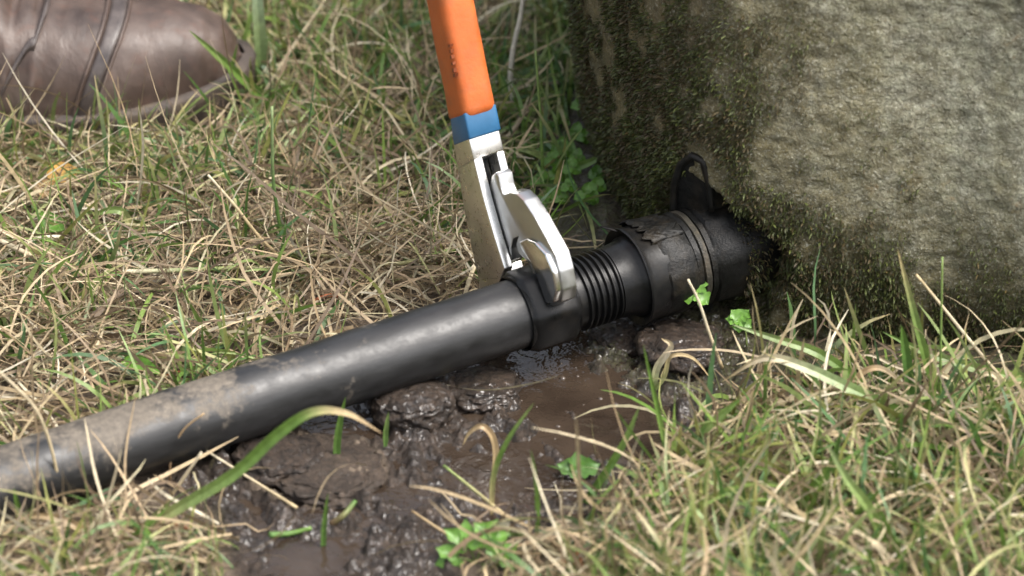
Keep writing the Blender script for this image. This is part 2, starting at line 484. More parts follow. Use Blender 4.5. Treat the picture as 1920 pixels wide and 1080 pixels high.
# bubbles floating on the puddle
def build_bubbles():
    V, F = [], []
    spots = []
    for _ in range(400):
        cx, cy, a, b, d = POOLW[rng.choice(4, p=[.15, .35, .35, .15])]
        x, y = cx + rng.normal() * a * 0.55, cy + rng.normal() * b * 0.55
        if float(terrain(np.array([x]), np.array([y]))[0]) < WZ - 0.0008: spots.append((x, y))
        if len(spots) > 16: break
    for x, y in spots:
        r = float(rng.choice([0.0008, 0.0011, 0.0015, 0.002], p=[.3, .3, .2, .2])) * float(rng.uniform(0.8, 1.2))
        b0 = len(V)
        for i in range(5):
            e = i / 4 * math.pi / 2
            for j in range(12):
                t = 2 * math.pi * j / 12
                V.append((x + r * math.cos(e) * math.cos(t), y + r * math.cos(e) * math.sin(t), WZ - 0.0002 + r * 0.75 * math.sin(e)))
        for i in range(4):
            for j in range(12): F.append((b0 + i * 12 + j, b0 + i * 12 + (j + 1) % 12, b0 + i * 12 + 12 + (j + 1) % 12, b0 + i * 12 + 12 + j))
    M = NM('bubble_film'); M.P(Base_Color=(0.055, 0.042, 0.032), Roughness=0.03, IOR=1.5)
    tag(from_np('puddle_bubbles', np.array(V), np.array(F), M.m), 'tiny glossy bubbles floating on the brown puddle', 'bubbles', kind='stuff')
build_bubbles()

# ------------------------------------------------------------------ stone
def build_stone():
    # dense along the visible front, sparse behind
    seg = np.hypot(*np.diff(stone_line, axis=0).T); cum = np.concatenate([[0], np.cumsum(seg)])
    dens = []
    for i in range(len(seg)):
        xm, ym = (stone_line[i] + stone_line[i + 1]) / 2
        st = 0.0019 if (xm < 0.40 and ym < 0.26) else 0.012
        k = max(1, int(seg[i] / st)); dens += list(cum[i] + seg[i] * np.arange(k) / k)
    dens = np.array(dens + [cum[-1]])
    lx, ly = np.interp(dens, cum, stone_line[:, 0]), np.interp(dens, cum, stone_line[:, 1])
    tx, ty = np.gradient(lx), np.gradient(ly)
    l = np.hypot(tx, ty); nxx, nyy = ty / l, -tx / l              # outward
    flip = np.sign(nxx * (-1) + nyy * (-1)).mean()
    if flip < 0: nxx, nyy = -nxx, -nyy
    zs = np.concatenate([np.arange(-0.06, 0.31, 0.0022), np.linspace(0.314, 0.36, 12)])
    Lx, Zz = np.meshgrid(lx, zs); Ly, _ = np.meshgrid(ly, zs); Nx, _ = np.meshgrid(nxx, zs); Ny, _ = np.meshgrid(nyy, zs)
    front = np.clip(-Ny, 0, 1)
    off = -0.016 * np.exp(-np.clip(Zz, 0, 1) / 0.035) - 0.10 * Zz * front + 0.05 * np.clip(Zz, 0, 1) * (1 - front)
    off -= 7.0 * np.clip(Zz - 0.265, 0, 1) ** 2
    x = Lx + Nx * off; y = Ly + Ny * off
    d = 0.008 * fbm(x * 7, y * 7, Zz * 7, 2) + 0.0016 * fbm(x * 45, y * 45, Zz * 45, 3)
    r = np.abs(perlin(x * 95, y * 95, Zz * 120)) + 0.5 * np.abs(perlin(x * 210 + 5, y * 210, Zz * 260))
    d += 0.0030 * (0.45 - r)
    q = np.stack([x - PA.x, y - PA.y, Zz - PA.z], -1); sq = q @ np.array(AX)
    ra = np.linalg.norm(q - sq[..., None] * np.array(AX), axis=-1) + 0.006 * fbm(x * 50, y * 50, Zz * 50, 2)
    d -= 0.030 * sstep(0.050, 0.036, ra)                          # ragged hollow round the fitting
    x += Nx * d; y += Ny * d
    V = np.stack([x, y, Zz], -1).reshape(-1, 3)
    rows, cols = x.shape
    ii = np.arange(rows * cols).reshape(rows, cols)
    F = np.stack([ii[:-1, :-1], ii[:-1, 1:], ii[1:, 1:], ii[1:, :-1]], -1).reshape(-1, 4)
    # top and back: join the top edge to a far corner
    far = len(V); V = np.vstack([V, [[1.0, 0.9, 0.37], [1.0, 0.9, -0.06]]])
    top = ii[-1]
    tq = np.stack([top[:-1], top[1:], np.full(cols - 1, far), np.full(cols - 1, far)], -1)
    xs, ys, zz = V[:, 0], V[:, 1], V[:, 2]
    n = fbm(xs * 16, ys * 16, zz * 16, 4)
    nb = fbm(xs * 45, ys * 45, zz * 45, 3)
    bound = np.interp(zz, [-0.05, 0.0, 0.03, 0.06, 0.10, 0.16, 0.25, 0.45], [0.50, 0.42, 0.315, 0.245, 0.185, 0.145, 0.125, 0.11])
    st = fbm(xs * 60, ys * 60, zz * 10, 3)
    moss = sstep(-0.09, 0.12, 0.05 * st + bound - xs + 0.055 * n + 0.03 * nb)
    patch = sstep(-0.28, 0.10, nb + 0.3 * n + 0.5 * st + 0.30 * sstep(0.12, 0.02, zz))
    moss = moss * patch
    moss *= np.interp(zz, [0.0, 0.13, 0.24], [1.0, 0.9, 0.45])
    algae = sstep(-0.10, 0.10, 0.06 * st + bound + 0.03 - xs + 0.07 * n)
    return V, F, tq, moss, algae, (Nx.ravel(), Ny.ravel())
SV, SF, STQ, SM, SA, SN = build_stone()
stone = empty('stone_block', (0.3, 0.1, 0))
tag(stone, 'big rough pale stone with mossy dark left side, the black fitting goes into it', 'stone')
so = from_np('stone_body', SV, SF, M_stone, stone, attrs={'moss': SM, 'algae': SA})
so2 = from_np('stone_top', SV, STQ[:, :3], M_stone, stone, smooth=False)

# ------------------------------------------------------------------ ribbons (grass, straw, moss)
def ribbon_mesh(name, P, wid, side, cols, mat, parent=None):
    """P (N,K,3) centre lines, wid (N,K), side (N,K,3), cols (N,K,3)"""
    N, K, _ = P.shape
    A = P - side * wid[..., None] / 2; B = P + side * wid[..., None] / 2
    V = np.stack([A, B], 2).reshape(-1, 3)
    C = np.repeat(cols[:, :, None, :], 2, 2).reshape(-1, 3)
    b = (np.arange(N)[:, None] * K + np.arange(K - 1)[None]) * 2
    F = np.stack([b, b + 1, b + 3, b + 2], -1).reshape(-1, 4)
    return from_np(name, V, F, mat, parent, attrs={'col': C})

def grow(root, az, el, L, bend, curl, K, droop=0.0, jitter=0.0, ground=True):
    N = len(root); P = np.zeros((N, K, 3)); P[:, 0] = root
    d = np.zeros((N, K, 3))
    a, e = az.copy(), el.copy()
    for k in range(K):
        d[:, k] = np.stack([np.cos(e) * np.cos(a), np.cos(e) * np.sin(a), np.sin(e)], -1)
        if k < K - 1:
            P[:, k + 1] = P[:, k] + d[:, k] * (L / (K - 1))[:, None]
            if ground:
                zt = terrain(P[:, k + 1, 0], P[:, k + 1, 1]) + 0.0015 + 0.004 * rng.random(N)
                P[:, k + 1, 2] = np.maximum(P[:, k + 1, 2], zt)
        e = e + bend / (K - 1) - droop * k / (K - 1)
        a = a + curl / (K - 1) + jitter * rng.normal(size=N)
    up = np.array([0, 0, 1.0])
    s = np.cross(d, up); s /= np.linalg.norm(s, axis=-1, keepdims=True) + 1e-9
    n2 = np.cross(s, d)
    tw = rng.uniform(-1.3, 1.3, N)[:, None] + rng.uniform(-1.2, 1.2, N)[:, None] * np.linspace(0, 1, K)[None]
    side = s * np.cos(tw)[..., None] + n2 * np.sin(tw)[..., None]
    return P, side

def keep_clear(P, pad=0.0015):
    """False for strands that would pass through pipe, fitting, pliers, stone or boot"""
    N, K, _ = P.shape
    # midpoints as well, so long segments cannot cut through
    mid = (P[:, 1:] + P[:, :-1]) / 2
    q = np.concatenate([P, mid], 1).reshape(-1, 3)
    ok = np.ones(len(q), bool)
    a = np.array(AX); v = q - np.array(PA); s = v @ a
    r = np.linalg.norm(v - s[:, None] * a, axis=1)
    ok &= ~((r < PR + pad) & (s < 0.40)) & ~((r < 0.028 + pad) & (s > 0.31) & (s < 0.36)) & ~((r < 0.034 + pad) & (s > 0.365))
    ok &= ~((polysd(q[:, 0], q[:, 1], stone_poly) > -0.004 - 0.05 * np.clip(q[:, 2], 0, .3)))
    # pliers: a slab across the pipe
    pc = np.array(PLIER_P); w = q - pc
    sa = w @ a
    uu = w @ np.array(PLIER_U); tt = w @ np.array(PLIER_V)
    ok &= ~((sa > -0.006) & (sa < 0.034) & (uu > -0.03) & (np.abs(tt) < 0.026))
    # boot
    bx = (q[:, 0] < BOOT_TIP[0] + 0.004) & (q[:, 0] > BOOT_TIP[0] - 0.3) & (q[:, 2] < 0.13)
    ok &= ~(bx & (np.abs(q[:, 1] - BOOT_TIP[1] + 0.008) < 0.051 * np.sqrt(np.clip((BOOT_TIP[0] + 0.006 - q[:, 0]) / 0.06, 0, 1))))
    return ok.reshape(N, -1).all(1)

def off_mud(P):
    m = mud_mask(P[:, 2:, 0].ravel(), P[:, 2:, 1].ravel()).reshape(len(P), -1).max(1)
    return (m < 0.35) | (rng.random(len(P)) < 0.10)

# pliers frame: the plate plane stands across the pipe, on the hexagonal nut
PLIER_P = axis_px(985)
PN = -AX                                                # plate normal, towards camera left
def pl(x, y, a=0.0):                                    # pixel on the plate plane, a metres along the pipe
    return onplane(x, y, PLIER_P + AX * a, PN)
PLIER_U = (pl(868, 215) - pl(930, 480)).normalized()
PLIER_V = PN.cross(PLIER_U).normalized()
BOOT_TIP = at(468, 136, 0.018)

# ------------------------------------------------------------------ moss on the stone
def build_moss():
    nV = len(SN[0])
    w = SM[:nV].copy(); w[SV[:nV, 2] < -0.01] = 0
    vis = (SV[:nV, 0] < 0.42) & (SV[:nV, 1] < 0.28) & (SV[:nV, 2] < 0.30)
    w = np.where(vis, w ** 1.2, 0); w /= w.sum()
    N = 110000
    idx = rng.choice(nV, N, p=w)
    base = SV[idx] + rng.normal(size=(N, 3)) * 0.001
    nrm = np.stack([SN[0][idx], SN[1][idx], np.full(N, 0.1)], -1)
    # some of it creeps over the stub of the fitting
    k_ = 900
    sa_ = (axis_px(1375) - PLIER_P).dot(AX) + np.abs(rng.normal(size=k_)) * 0.012 - 0.008
    an_ = rng.uniform(R_(-60), R_(150), k_)
    rd_ = np.cos(an_)[:, None] * np.array(AT) + np.sin(an_)[:, None] * np.array(AZ)
    base[:k_] = np.array(PLIER_P) + sa_[:, None] * np.array(AX) + rd_ * 0.0298
    nrm[:k_] = rd_
    dirn = nrm + rng.normal(size=(N, 3)) * 0.75
    low = rng.random(N) < 0.35
    dirn[low, 2] -= 0.8
    dirn /= np.linalg.norm(dirn, axis=1, keepdims=True)
    L = rng.uniform(0.0012, 0.0034, N) * (0.6 + 0.6 * SM[idx])
    side = np.cross(dirn, rng.normal(size=(N, 3))); side /= np.linalg.norm(side, axis=1, keepdims=True)
    P = np.stack([base - nrm * 0.0015, base + dirn * L[:, None] * 0.5, base + dirn * L[:, None] + np.array([0, 0, -0.0006])], 1)
    wd = np.stack([L * 0.30, L * 0.34, L * 0.05], 1)
    pal = np.array([[0.026, 0.030, 0.008], [0.036, 0.043, 0.011], [0.052, 0.060, 0.014], [0.060, 0.043, 0.014], [0.036, 0.027, 0.011]])
    g = fbm(base[:, 0] * 30, base[:, 1] * 30, base[:, 2] * 30, 3)
    k = np.clip(((g + 0.6) * 2.6 + rng.normal(size=N) * 0.9), 0, 4).astype(int)
    order = np.array([4, 0, 1, 2, 3])
    c = 1.75 * pal[order[k]] * rng.uniform(0.7, 1.3, (N, 1))
    C = np.repeat(c[:, None], 3, 1)
    o = ribbon_mesh('moss', P, wd, np.repeat(side[:, None], 3, 1), C, M_moss, stone)
    tag(o, 'dark green and brown moss covering the shaded side', kind='stuff')
build_moss()

# ------------------------------------------------------------------ lathe and tube helpers
def lathe(name, prof, mat, parent, origin, nseg=48, wob=0.0, cap=False, seed=0, sharp=None):
    """prof: (distance along AX, radius) from origin"""
    V, K = [], len(prof)
    for s, r in prof:
        for j in range(nseg):
            a = 2 * math.pi * j / nseg
            V.append(origin + AX * s + (AT * math.cos(a) + AZ * math.sin(a)) * r)
    V = np.array(V)
    if wob:
        n = fbm(V[:, 0] * 70 + seed, V[:, 1] * 70, V[:, 2] * 70, 3)
        ax = np.array(origin)[None] + ((V - np.array(origin)) @ np.array(AX))[:, None] * np.array(AX)[None]
        rad = V - ax
        V = ax + rad * (1 + wob * n / (np.linalg.norm(rad, axis=1) + 1e-6))[:, None]
    F = []
    for i in range(K - 1):
        for j in range(nseg):
            F.append((i * nseg + j, i * nseg + (j + 1) % nseg, (i + 1) * nseg + (j + 1) % nseg, (i + 1) * nseg + j))
    o = from_np(name, V, np.array(F), mat, parent)
    bm = bmesh.new(); bm.from_mesh(o.data)
    if cap: bmesh.ops.holes_fill(bm, edges=[e for e in bm.edges if e.is_boundary])
    bmesh.ops.recalc_face_normals(bm, faces=bm.faces); bm.to_mesh(o.data); bm.free()
    o.data.set_sharp_from_angle(angle=R_(sharp or 40))
    return o

def sl(x):                                              # metres along the axis at pixel column x of the axis
    return (axis_px(x) - PLIER_P).dot(AX)

# ------------------------------------------------------------------ the pipe
def build_pipe():
    root = empty('black_water_pipe', tuple(PA))
    tag(root, 'long smooth black plastic pipe lying over the mud, streaked with dried mud', 'pipe')
    L0, L1 = -0.75, (axis_px(1060) - PA).dot(AX)
    ns, na = 260, 56
    V = []
    ss = np.linspace(L0, L1, ns)
    aa = np.linspace(0, 2 * math.pi, na, endpoint=False)
    for s in ss:
        bend = -0.10 * max(0, 0.12 - s) ** 2
        for a in aa:
            r = PR
            # a dent with a raised rim, and small flats
            for ds, da, w, h in ((0.157, 1.75, 0.006, -0.0010), (0.157, 1.75, 0.013, 0.0010), (0.103, 1.9, 0.007, 0.0007), (0.21, 2.4, 0.01, 0.0005)):
                r += h * math.exp(-(((s - ds) ** 2 + (PR * (a - da)) ** 2) / w ** 2))
            V.append((s, r * math.cos(a), r * math.sin(a) + bend))
    V = np.array(V)
    n = fbm(V[:, 0] * 14, V[:, 1] * 14, V[:, 2] * 14, 3)
    V[:, 1:] *= (1 + 0.018 * n)[:, None]
    F = []
    for i in range(ns - 1):
        for j in range(na):
            F.append((i * na + j, i * na + (j + 1) % na, (i + 1) * na + (j + 1) % na, (i + 1) * na + j))
    me_o = from_np('pipe_wall', V, np.array(F)[:, ::-1], M_pipe)
    me_o.parent = root
    me_o.matrix_local = Matrix(((AX.x, AT.x, AZ.x, 0), (AX.y, AT.y, AZ.y, 0), (AX.z, AT.z, AZ.z, 0), (0, 0, 0, 1)))
build_pipe()

# ------------------------------------------------------------------ the fitting
def build_fitting():
    O = PLIER_P
    root = empty('pipe_fitting', tuple(axis_px(1200)))
    tag(root, 'black threaded pipe fitting with hexagonal nut and wide collar set into the stone', 'pipe fitting')
    # hexagonal nut
    bm = bmesh.new()
    s0, s1 = sl(967), sl(1058)
    rc, rin = 0.0254, PR + 0.0012
    rings = []
    for s, rr, hexa in ((s0 + 0.004, rin, 0), (s0, rin + 0.0008, 0), (s0, 0.0228, 1), (s0 + 0.002, rc - 0.0015, 1), (s0 + 0.004, rc, 1),
                        (s1 - 0.004, rc, 1), (s1 - 0.001, rc - 0.002, 1), (s1, 0.0215, 0)):
        ring = []
        for j in range(48):
            a = 2 * math.pi * j / 48
            r = rr
            if hexa:
                h = math.cos(math.pi / 6) / math.cos(((a - 0.30) % (math.pi / 3)) - math.pi / 6)
                r = rr * (0.25 * 0.95 + 0.75 * h)
            ring.append(bm.verts.new(O + AX * s + (AT * math.cos(a) + AZ * math.sin(a)) * r))
        rings.append(ring)
    for A, B in zip(rings, rings[1:]):
        for j in range(48):
            bm.faces.new((A[j], A[(j + 1) % 48], B[(j + 1) % 48], B[j]))
    from_bm('hexagonal_nut', bm, M_black, root, sharp=35)
    # thread: five rounded ridges
    t0, t1 = sl(1062), sl(1146)
    prof = []
    nr = 6
    for i in range(nr):
        p0 = t0 + (t1 - t0) * (0.12 + 0.82 * i / nr); w = (t1 - t0) * 0.82 / nr
        prof += [(p0, 0.0186), (p0 + w * 0.25, 0.0188), (p0 + w * 0.42, 0.0212), (p0 + w * 0.62, 0.0213), (p0 + w * 0.80, 0.0188)]
    lathe('screw_thread', [(t0, 0.0188)] + prof + [(t1, 0.0190)], M_black, root, O, sharp=60)
    # shoulder flaring out to the collar
    c0 = sl(1140); c1 = sl(1182)
    lathe('shoulder', [(c0, 0.0190), (c0, 0.0207), (c0 + 0.005, 0.0212), (c0 + 0.012, 0.0222), (c1 - 0.001, 0.0236), (c1 + 0.004, 0.0240)], M_black, root, O)
    e0 = sl(1222)
    co = lathe('collar', [(c1 + 0.003, 0.0225), (c1, 0.0255), (c1 - 0.0016, 0.0284), (c1 - 0.0006, 0.0289), (c1 + 0.002, 0.0280), (e0, 0.0273)], M_black, root, O, wob=0.0007)
    g0 = sl(1266)
    ws = lathe('wrapped_sleeve', [(e0 - 0.004, 0.0262), (e0 - 0.002, 0.0280), (e0 + 0.003, 0.0286), (g0 - 0.002, 0.0284), (g0 + 0.002, 0.0270)], M_rough, root, O, nseg=72, wob=0.0022, seed=4)
    for k, (x, rr, m) in enumerate(((1272, 0.0280, M_rough), (1284, 0.0286, M_ring), (1297, 0.0282, M_rough))):
        g = sl(x)
        lathe('sealing_ring', [(g - 0.0022, 0.026), (g - 0.0016, rr), (g + 0.0014, rr + 0.0004), (g + 0.0024, 0.026)], m, root, O, nseg=64, wob=0.0012, seed=k * 9)
    lathe('stub', [(g0 - 0.003, 0.0265), (sl(1302), 0.0265), (sl(1308), 0.0290), (sl(1350), 0.0298), (sl(1440), 0.0295), (sl(1540), 0.029)], M_rough, root, O, nseg=72, wob=0.003, seed=20)
    # a torn, ragged flap of rubber lifting off the top
    bm = bmesh.new()
    grid = []
    f0, f1 = sl(1200), sl(1258)
    for i in range(22):
        u = i / 21
        row = []
        for j in range(34):
            v = j / 33
            a = R_(62 + 68 * v)
            rag = 0.0075 * float(fbm(np.array([v * 9]), np.array([3.0]), 0, 3)[0])
            s = f0 + rag + (f1 - f0) * u
            r = 0.0291 + 0.0008 * math.sin(v * 9) + 0.0016 * (1 - u) ** 2 * v + 0.0012 * float(perlin(np.array([u * 6]), np.array([v * 8]), 1.1)[0])
            if j in (0, 33): r -= 0.002
            row.append(bm.verts.new(O + AX * s + (AT * math.cos(a) + AZ * math.sin(a)) * r))
        grid.append(row)
    for i in range(21):
        for j in range(33):
            bm.faces.new((grid[i][j], grid[i][j + 1], grid[i + 1][j + 1], grid[i + 1][j]))
    fl = from_bm('torn_rubber_flap', bm, M_rough, ws)
    md = fl.modifiers.new('thick', 'SOLIDIFY'); md.thickness = 0.0008; md.offset = -1
    # small curl of plastic on the collar rim
    bm = bmesh.new()
    pr = None
    for i in range(7):
        a = R_(118 + i * 1.5); r = 0.0284 + 0.0007 * i; s = c1 - 0.001 - 0.0011 * i
        ctr = O + AX * s + (AT * math.cos(a) + AZ * math.sin(a)) * r
        w = 0.003 * (1 - i / 7.5)
        q = [bm.verts.new(ctr + AT * w), bm.verts.new(ctr - AT * w)]
        if pr: bm.faces.new((pr[0], pr[1], q[1], q[0]))
        pr = q
    cu = from_bm('plastic_burr', bm, M_black, co)
    md = cu.modifiers.new('thick', 'SOLIDIFY'); md.thickness = 0.0008
build_fitting()

# arched dark rubber loop standing against the stone above the fitting
def tube_mesh(bm, pts, rad, n=10):
    prev = None
    up = Vector((0.3, 0.2, 1)).normalized()
    for i, p in enumerate(pts):
        t = (pts[min(i + 1, len(pts) - 1)] - pts[max(i - 1, 0)]).normalized()
        s = t.cross(up)
        if s.length < 0.05: s = t.cross(Vector((1, 0, 0)))
        s.normalize(); b = s.cross(t)
        r = rad(i / (len(pts) - 1)) if callable(rad) else rad
        ring = [bm.verts.new(p + (s * math.cos(2 * math.pi * j / n) + b * math.sin(2 * math.pi * j / n)) * r) for j in range(n)]
        if prev:
            for j in range(n): bm.faces.new((prev[j], prev[(j + 1) % n], ring[(j + 1) % n], ring[j]))
        else: bm.faces.new(ring[::-1])
        prev = ring
    bm.faces.new(prev)

root = empty('rubber_loop', (0.1, 0.0, 0.07))
tag(root, 'dark arched rubber tab standing above the fitting against the mossy stone', 'tab')
LP = axis_px(1335) - AX * 0.009
bm = bmesh.new()
pts = []
for i in range(25):
    x, y = [(1262, 400), (1264, 345), (1276, 308), (1298, 292), (1318, 302), (1330, 345), (1334, 395)][min(6, i // 4)] if i % 4 == 0 else (None, None)
    if x is None:
        S = [(1262, 400), (1264, 345), (1276, 308), (1298, 292), (1318, 302), (1330, 345), (1334, 395)]
        a, b = S[i // 4], S[i // 4 + 1]; t = (i % 4) / 4
        x, y = a[0] + (b[0] - a[0]) * t, a[1] + (b[1] - a[1]) * t
    pts.append(onplane(x, y, LP, (PN + Vector((0, -0.9, 0))).normalized()))
tube_mesh(bm, pts, 0.0022, 8)
from_bm('loop_rim', bm, M_rough, root)
bm = bmesh.new()
bk = AX * 0.004
a = [bm.verts.new(p + bk * 0.3) for p in pts]; b = [bm.verts.new(p + bk * 4.5) for p in pts]
bm.faces.new(a); bm.faces.new(b[::-1])
for i in range(len(a)): bm.faces.new((a[i], a[(i + 1) % len(a)], b[(i + 1) % len(a)], b[i]))
from_bm('loop_web', bm, M_rough, root, smooth=False)

# ------------------------------------------------------------------ pliers
def prism(pts, depth, bevel=0.0, seg=2, a=0.0, shift=0.0):
    """outline in pixels on the plate plane (offset a along the pipe), extruded depth metres along the pipe"""
    bm = bmesh.new()
    f = [pl(x, y, a) + AX * shift for x, y in pts]
    A = [bm.verts.new(p) for p in f]; B = [bm.verts.new(p + AX * depth) for p in f]
    n = len(f)
    bm.faces.new(A); bm.faces.new(B[::-1])
    for i in range(n): bm.faces.new((A[i], A[(i + 1) % n], B[(i + 1) % n], B[i]))
    bmesh.ops.recalc_face_normals(bm, faces=bm.faces)
    if bevel:
        bmesh.ops.bevel(bm, geom=list(bm.edges), offset=bevel, segments=seg, profile=0.5, affect='EDGES', clamp_overlap=True)
    return bm

def build_pliers():
    root = empty('water_pump_pliers', tuple(pl(930, 480)))
    tag(root, 'steel adjustable pliers with orange grip and blue band clamped on the nut', 'pliers')
    WD = 0.0198                                         # width of the arm along the pipe
    # arm above the slot, and the two rails beside it
    from_bm('arm', prism([(848, 258), (877, 252), (888, 300), (857, 318)], WD, 0.0012), M_steel, root, sharp=30)
    rail = [(857, 317), (888, 299), (906, 372), (926, 442), (946, 505), (938, 524), (896, 524), (874, 420)]
    from_bm('arm_rail', prism(rail, 0.0058, 0.0010, a=0.0), M_steel, root, sharp=30)
    from_bm('arm_rail', prism([(857, 317), (888, 299), (906, 372), (916, 420), (880, 440)], 0.0052, 0.0010, shift=WD - 0.0052), M_steel, root, sharp=30)
    # inner lever inside the slot, coloured black to paint in the slot's shade
    from_bm('inner_lever', prism([(862, 312), (872, 306), (893, 390), (915, 470), (905, 500), (880, 420)], WD - 0.0115, 0.0006, shift=0.0059), M_black, root, sharp=30)
    # movable jaw
    jaw = [(917, 352), (921, 330), (928, 323), (934, 330), (938, 352), (943, 366), (954, 361), (967, 363), (981, 376), (1002, 408), (1024, 448), (1040, 478),
           (1049, 510), (1055, 545), (1053, 566), (1036, 574), (1020, 571), (1013, 552), (1003, 522), (990, 492), (972, 476), (967, 458), (971, 444), (962, 448),
           (958, 466), (960, 488), (947, 493), (938, 470), (926, 420)]
    jw = from_bm('movable_jaw', prism(jaw, 0.0094, 0.0010, a=0.0062), M_jaw, root, sharp=32)
    lip = [(972, 452), (984, 448), (1002, 456), (1022, 478), (1036, 510), (1043, 548), (1038, 568), (1023, 570), (1015, 548), (1005, 518), (992, 490), (976, 470)]
    from_bm('gripping_lip', prism(lip, 0.0052, 0.0016, 3, a=0.0028), M_steelb, jw, sharp=40)
    # fixed jaw behind the nut
    from_bm('fixed_jaw', prism([(896, 500), (938, 500), (944, 520), (930, 548), (912, 556), (898, 545)], 0.014, 0.001, a=0.004), M_steel, root, sharp=30)
    # bands and grip
    from_bm('blue_band', prism([(843, 222), (870, 212), (880, 262), (850, 274)], WD + 0.0008, 0.0012, 2, a=-0.0004), M_blue, root, sharp=50)
    outer = [(760, -330), (764, -220), (776, -110), (792, -10), (808, 80), (826, 165), (838, 236), (874, 226), (858, 150), (842, 70), (825, -15), (808, -110), (797, -220), (793, -330)]
    gp = from_bm('orange_grip', prism(outer, 0.0212, 0.0058, 5, a=-0.0008), M_orange, root, sharp=80)
    # the moulded line along the edge with worn dark marks
    bm = bmesh.new()
    for i in range(6):
        y0 = 82 + i * 11 + 6 * random.random(); h = 4 + 4 * random.random()
        xc = 836 + (y0 - 62) * 0.165
        c = [pl(xc, y0, -0.0014), pl(xc + 3 + 2 * random.random(), y0 - 1, -0.0014), pl(xc + 4, y0 + h, -0.0014), pl(xc + 1, y0 + h + 1, -0.0014)]
        A = [bm.verts.new(p) for p in c]; B = [bm.verts.new(p + AX * 0.002) for p in c]
        bm.faces.new(A); bm.faces.new(B[::-1])
        for k in range(4): bm.faces.new((A[k], A[(k + 1) % 4], B[(k + 1) % 4], B[k]))
    from_bm('worn_marks', bm, M_dark_or, gp, smooth=False)
build_pliers()

# ------------------------------------------------------------------ boot
def build_boot():
    tip = BOOT_TIP
    root = empty('brown_leather_boot', (tip.x - 0.1, tip.y, 0))
    tag(root, 'worn brown leather boot with a stitched dark band standing in the grass', 'boot')
    D_ = [0, 0.004, 0.012, 0.025, 0.045, 0.07, 0.10, 0.14, 0.18, 0.22, 0.26, 0.29, 0.30]
    HW = [0.001, 0.016, 0.027, 0.036, 0.043, 0.0475, 0.049, 0.047, 0.042, 0.039, 0.038, 0.030, 0.004]
    CY = [0.0, 0.0, -0.001, -0.003, -0.006, -0.009, -0.011, -0.012, -0.012, -0.011, -0.010, -0.010, -0.010]
    H = [0.022, 0.041, 0.053, 0.061, 0.066, 0.068, 0.069, 0.074, 0.110, 0.165, 0.20, 0.20, 0.20]
    ZB = [0.020, 0.019, 0.017, 0.014, 0.0105, 0.007, 0.005, 0.004, 0.004, 0.004, 0.004, 0.004, 0.004]
    f = lambda d, T: np.interp(d, D_, T)
    d = np.concatenate([[0, .001, .0025, .0045], np.arange(0.007, 0.298, 0.0025), [0.299, 0.30]])
    na = 46
    th = np.linspace(0, math.pi, na)
    def shell(d, grow_=0.0, sole=0.0105):
        V = []
        for x in d:
            hw, cy, h, zb = f(x, HW) - 0.0035 + grow_, f(x, CY), f(x, H) + grow_, f(x, ZB) + sole
            hw = max(hw, 0.0006); hh = max(h - zb, 0.001)
            e = 0.72 + 0.1 * min(1, x / 0.2)
            for t in th:
                c, s = math.cos(t), math.sin(t)
                yy = -hw * math.copysign(abs(c) ** e, c); zz = hh * abs(s) ** 0.80
                V.append((tip.x - 0.004 - x, tip.y + cy + yy, zb + zz))
        V = np.array(V)
        # flex creases across the vamp and a saggy fold
        s = tip.x - V[:, 0]
        amp = sstep(0.108, 0.125, s) * (1 - sstep(0.19, 0.22, s))
        zz = V[:, 2]
        cr = np.abs(np.sin((s + 0.25 * (zz - 0.04) + 0.007 * fbm(s * 14, zz * 20, V[:, 1] * 14, 3)) * 2 * math.pi / 0.034))
        k = -amp * 0.0060 * (1 - cr) ** 2 + 0.0014 * fbm(V[:, 0] * 26, V[:, 1] * 26, zz * 26, 3)
        V[:, 1] += k * -1 * np.sign(0.001 - (V[:, 1] - tip.y - f(s, CY))) * -1
        V[:, 2] += k * 0.8
        return V
    def grid_faces(r, c):
        ii = np.arange(r * c).reshape(r, c)
        return np.stack([ii[:-1, :-1], ii[:-1, 1:], ii[1:, 1:], ii[1:, :-1]], -1).reshape(-1, 4)
    from_np('leather_upper', shell(d), grid_faces(len(d), na)[:, ::-1], M_leather, root)
    # dark stitched band across the toe, tilted: follows the upper 1.2 mm proud
    def band(name, d0, d1, tilt, g, mat, parent=root):
        rows = np.linspace(0, 1, 9); V = []
        for u in rows:
            base = d0 + (d1 - d0) * u
            xs_ = base + tilt * np.sin(th) + 0.0
            gg = g * (1 - abs(2 * u - 1) ** 6)
            for j, t in enumerate(th):
                V.append(shell(np.array([xs_[j]]), gg)[j])
        return from_np(name, np.array(V), grid_faces(len(rows), na)[:, ::-1], mat, parent)
    db = band('dark_band', 0.090, 0.101, -0.020, 0.0016, M_strap)
    band('seam_piping', 0.101, 0.104, -0.020, 0.0022, M_leather, db)
    band('seam_piping', 0.0878, 0.090, -0.020, 0.0020, M_leather, db)
    band('upper_flap_edge', 0.152, 0.156, -0.034, 0.0028, M_strap)
    # stitches
    # sole with welt
    V = []; prof = [(0.0, -0.010), (0.0015, -0.0), (0.002, 0.004), (0.0024, 0.0095), (0.0010, 0.0120), (-0.004, 0.013)]
    ds = d
    outl = [(x, -1) for x in ds[::-1]] + [(x, 1) for x in ds]
    for x, sg in outl:
        hw, cy, zb = f(x, HW), f(x, CY), f(x, ZB)
        for o_, z_ in prof:
            V.append((tip.x - x + (0.002 + o_ if x < 0.01 else 0), tip.y + cy + sg * max(0.0, hw + o_), max(zb + z_, -0.008)))
    V = np.array(V)
    from_np('rubber_sole', V, grid_faces(len(outl), len(prof))[:, ::-1], M_sole, root)
build_boot()

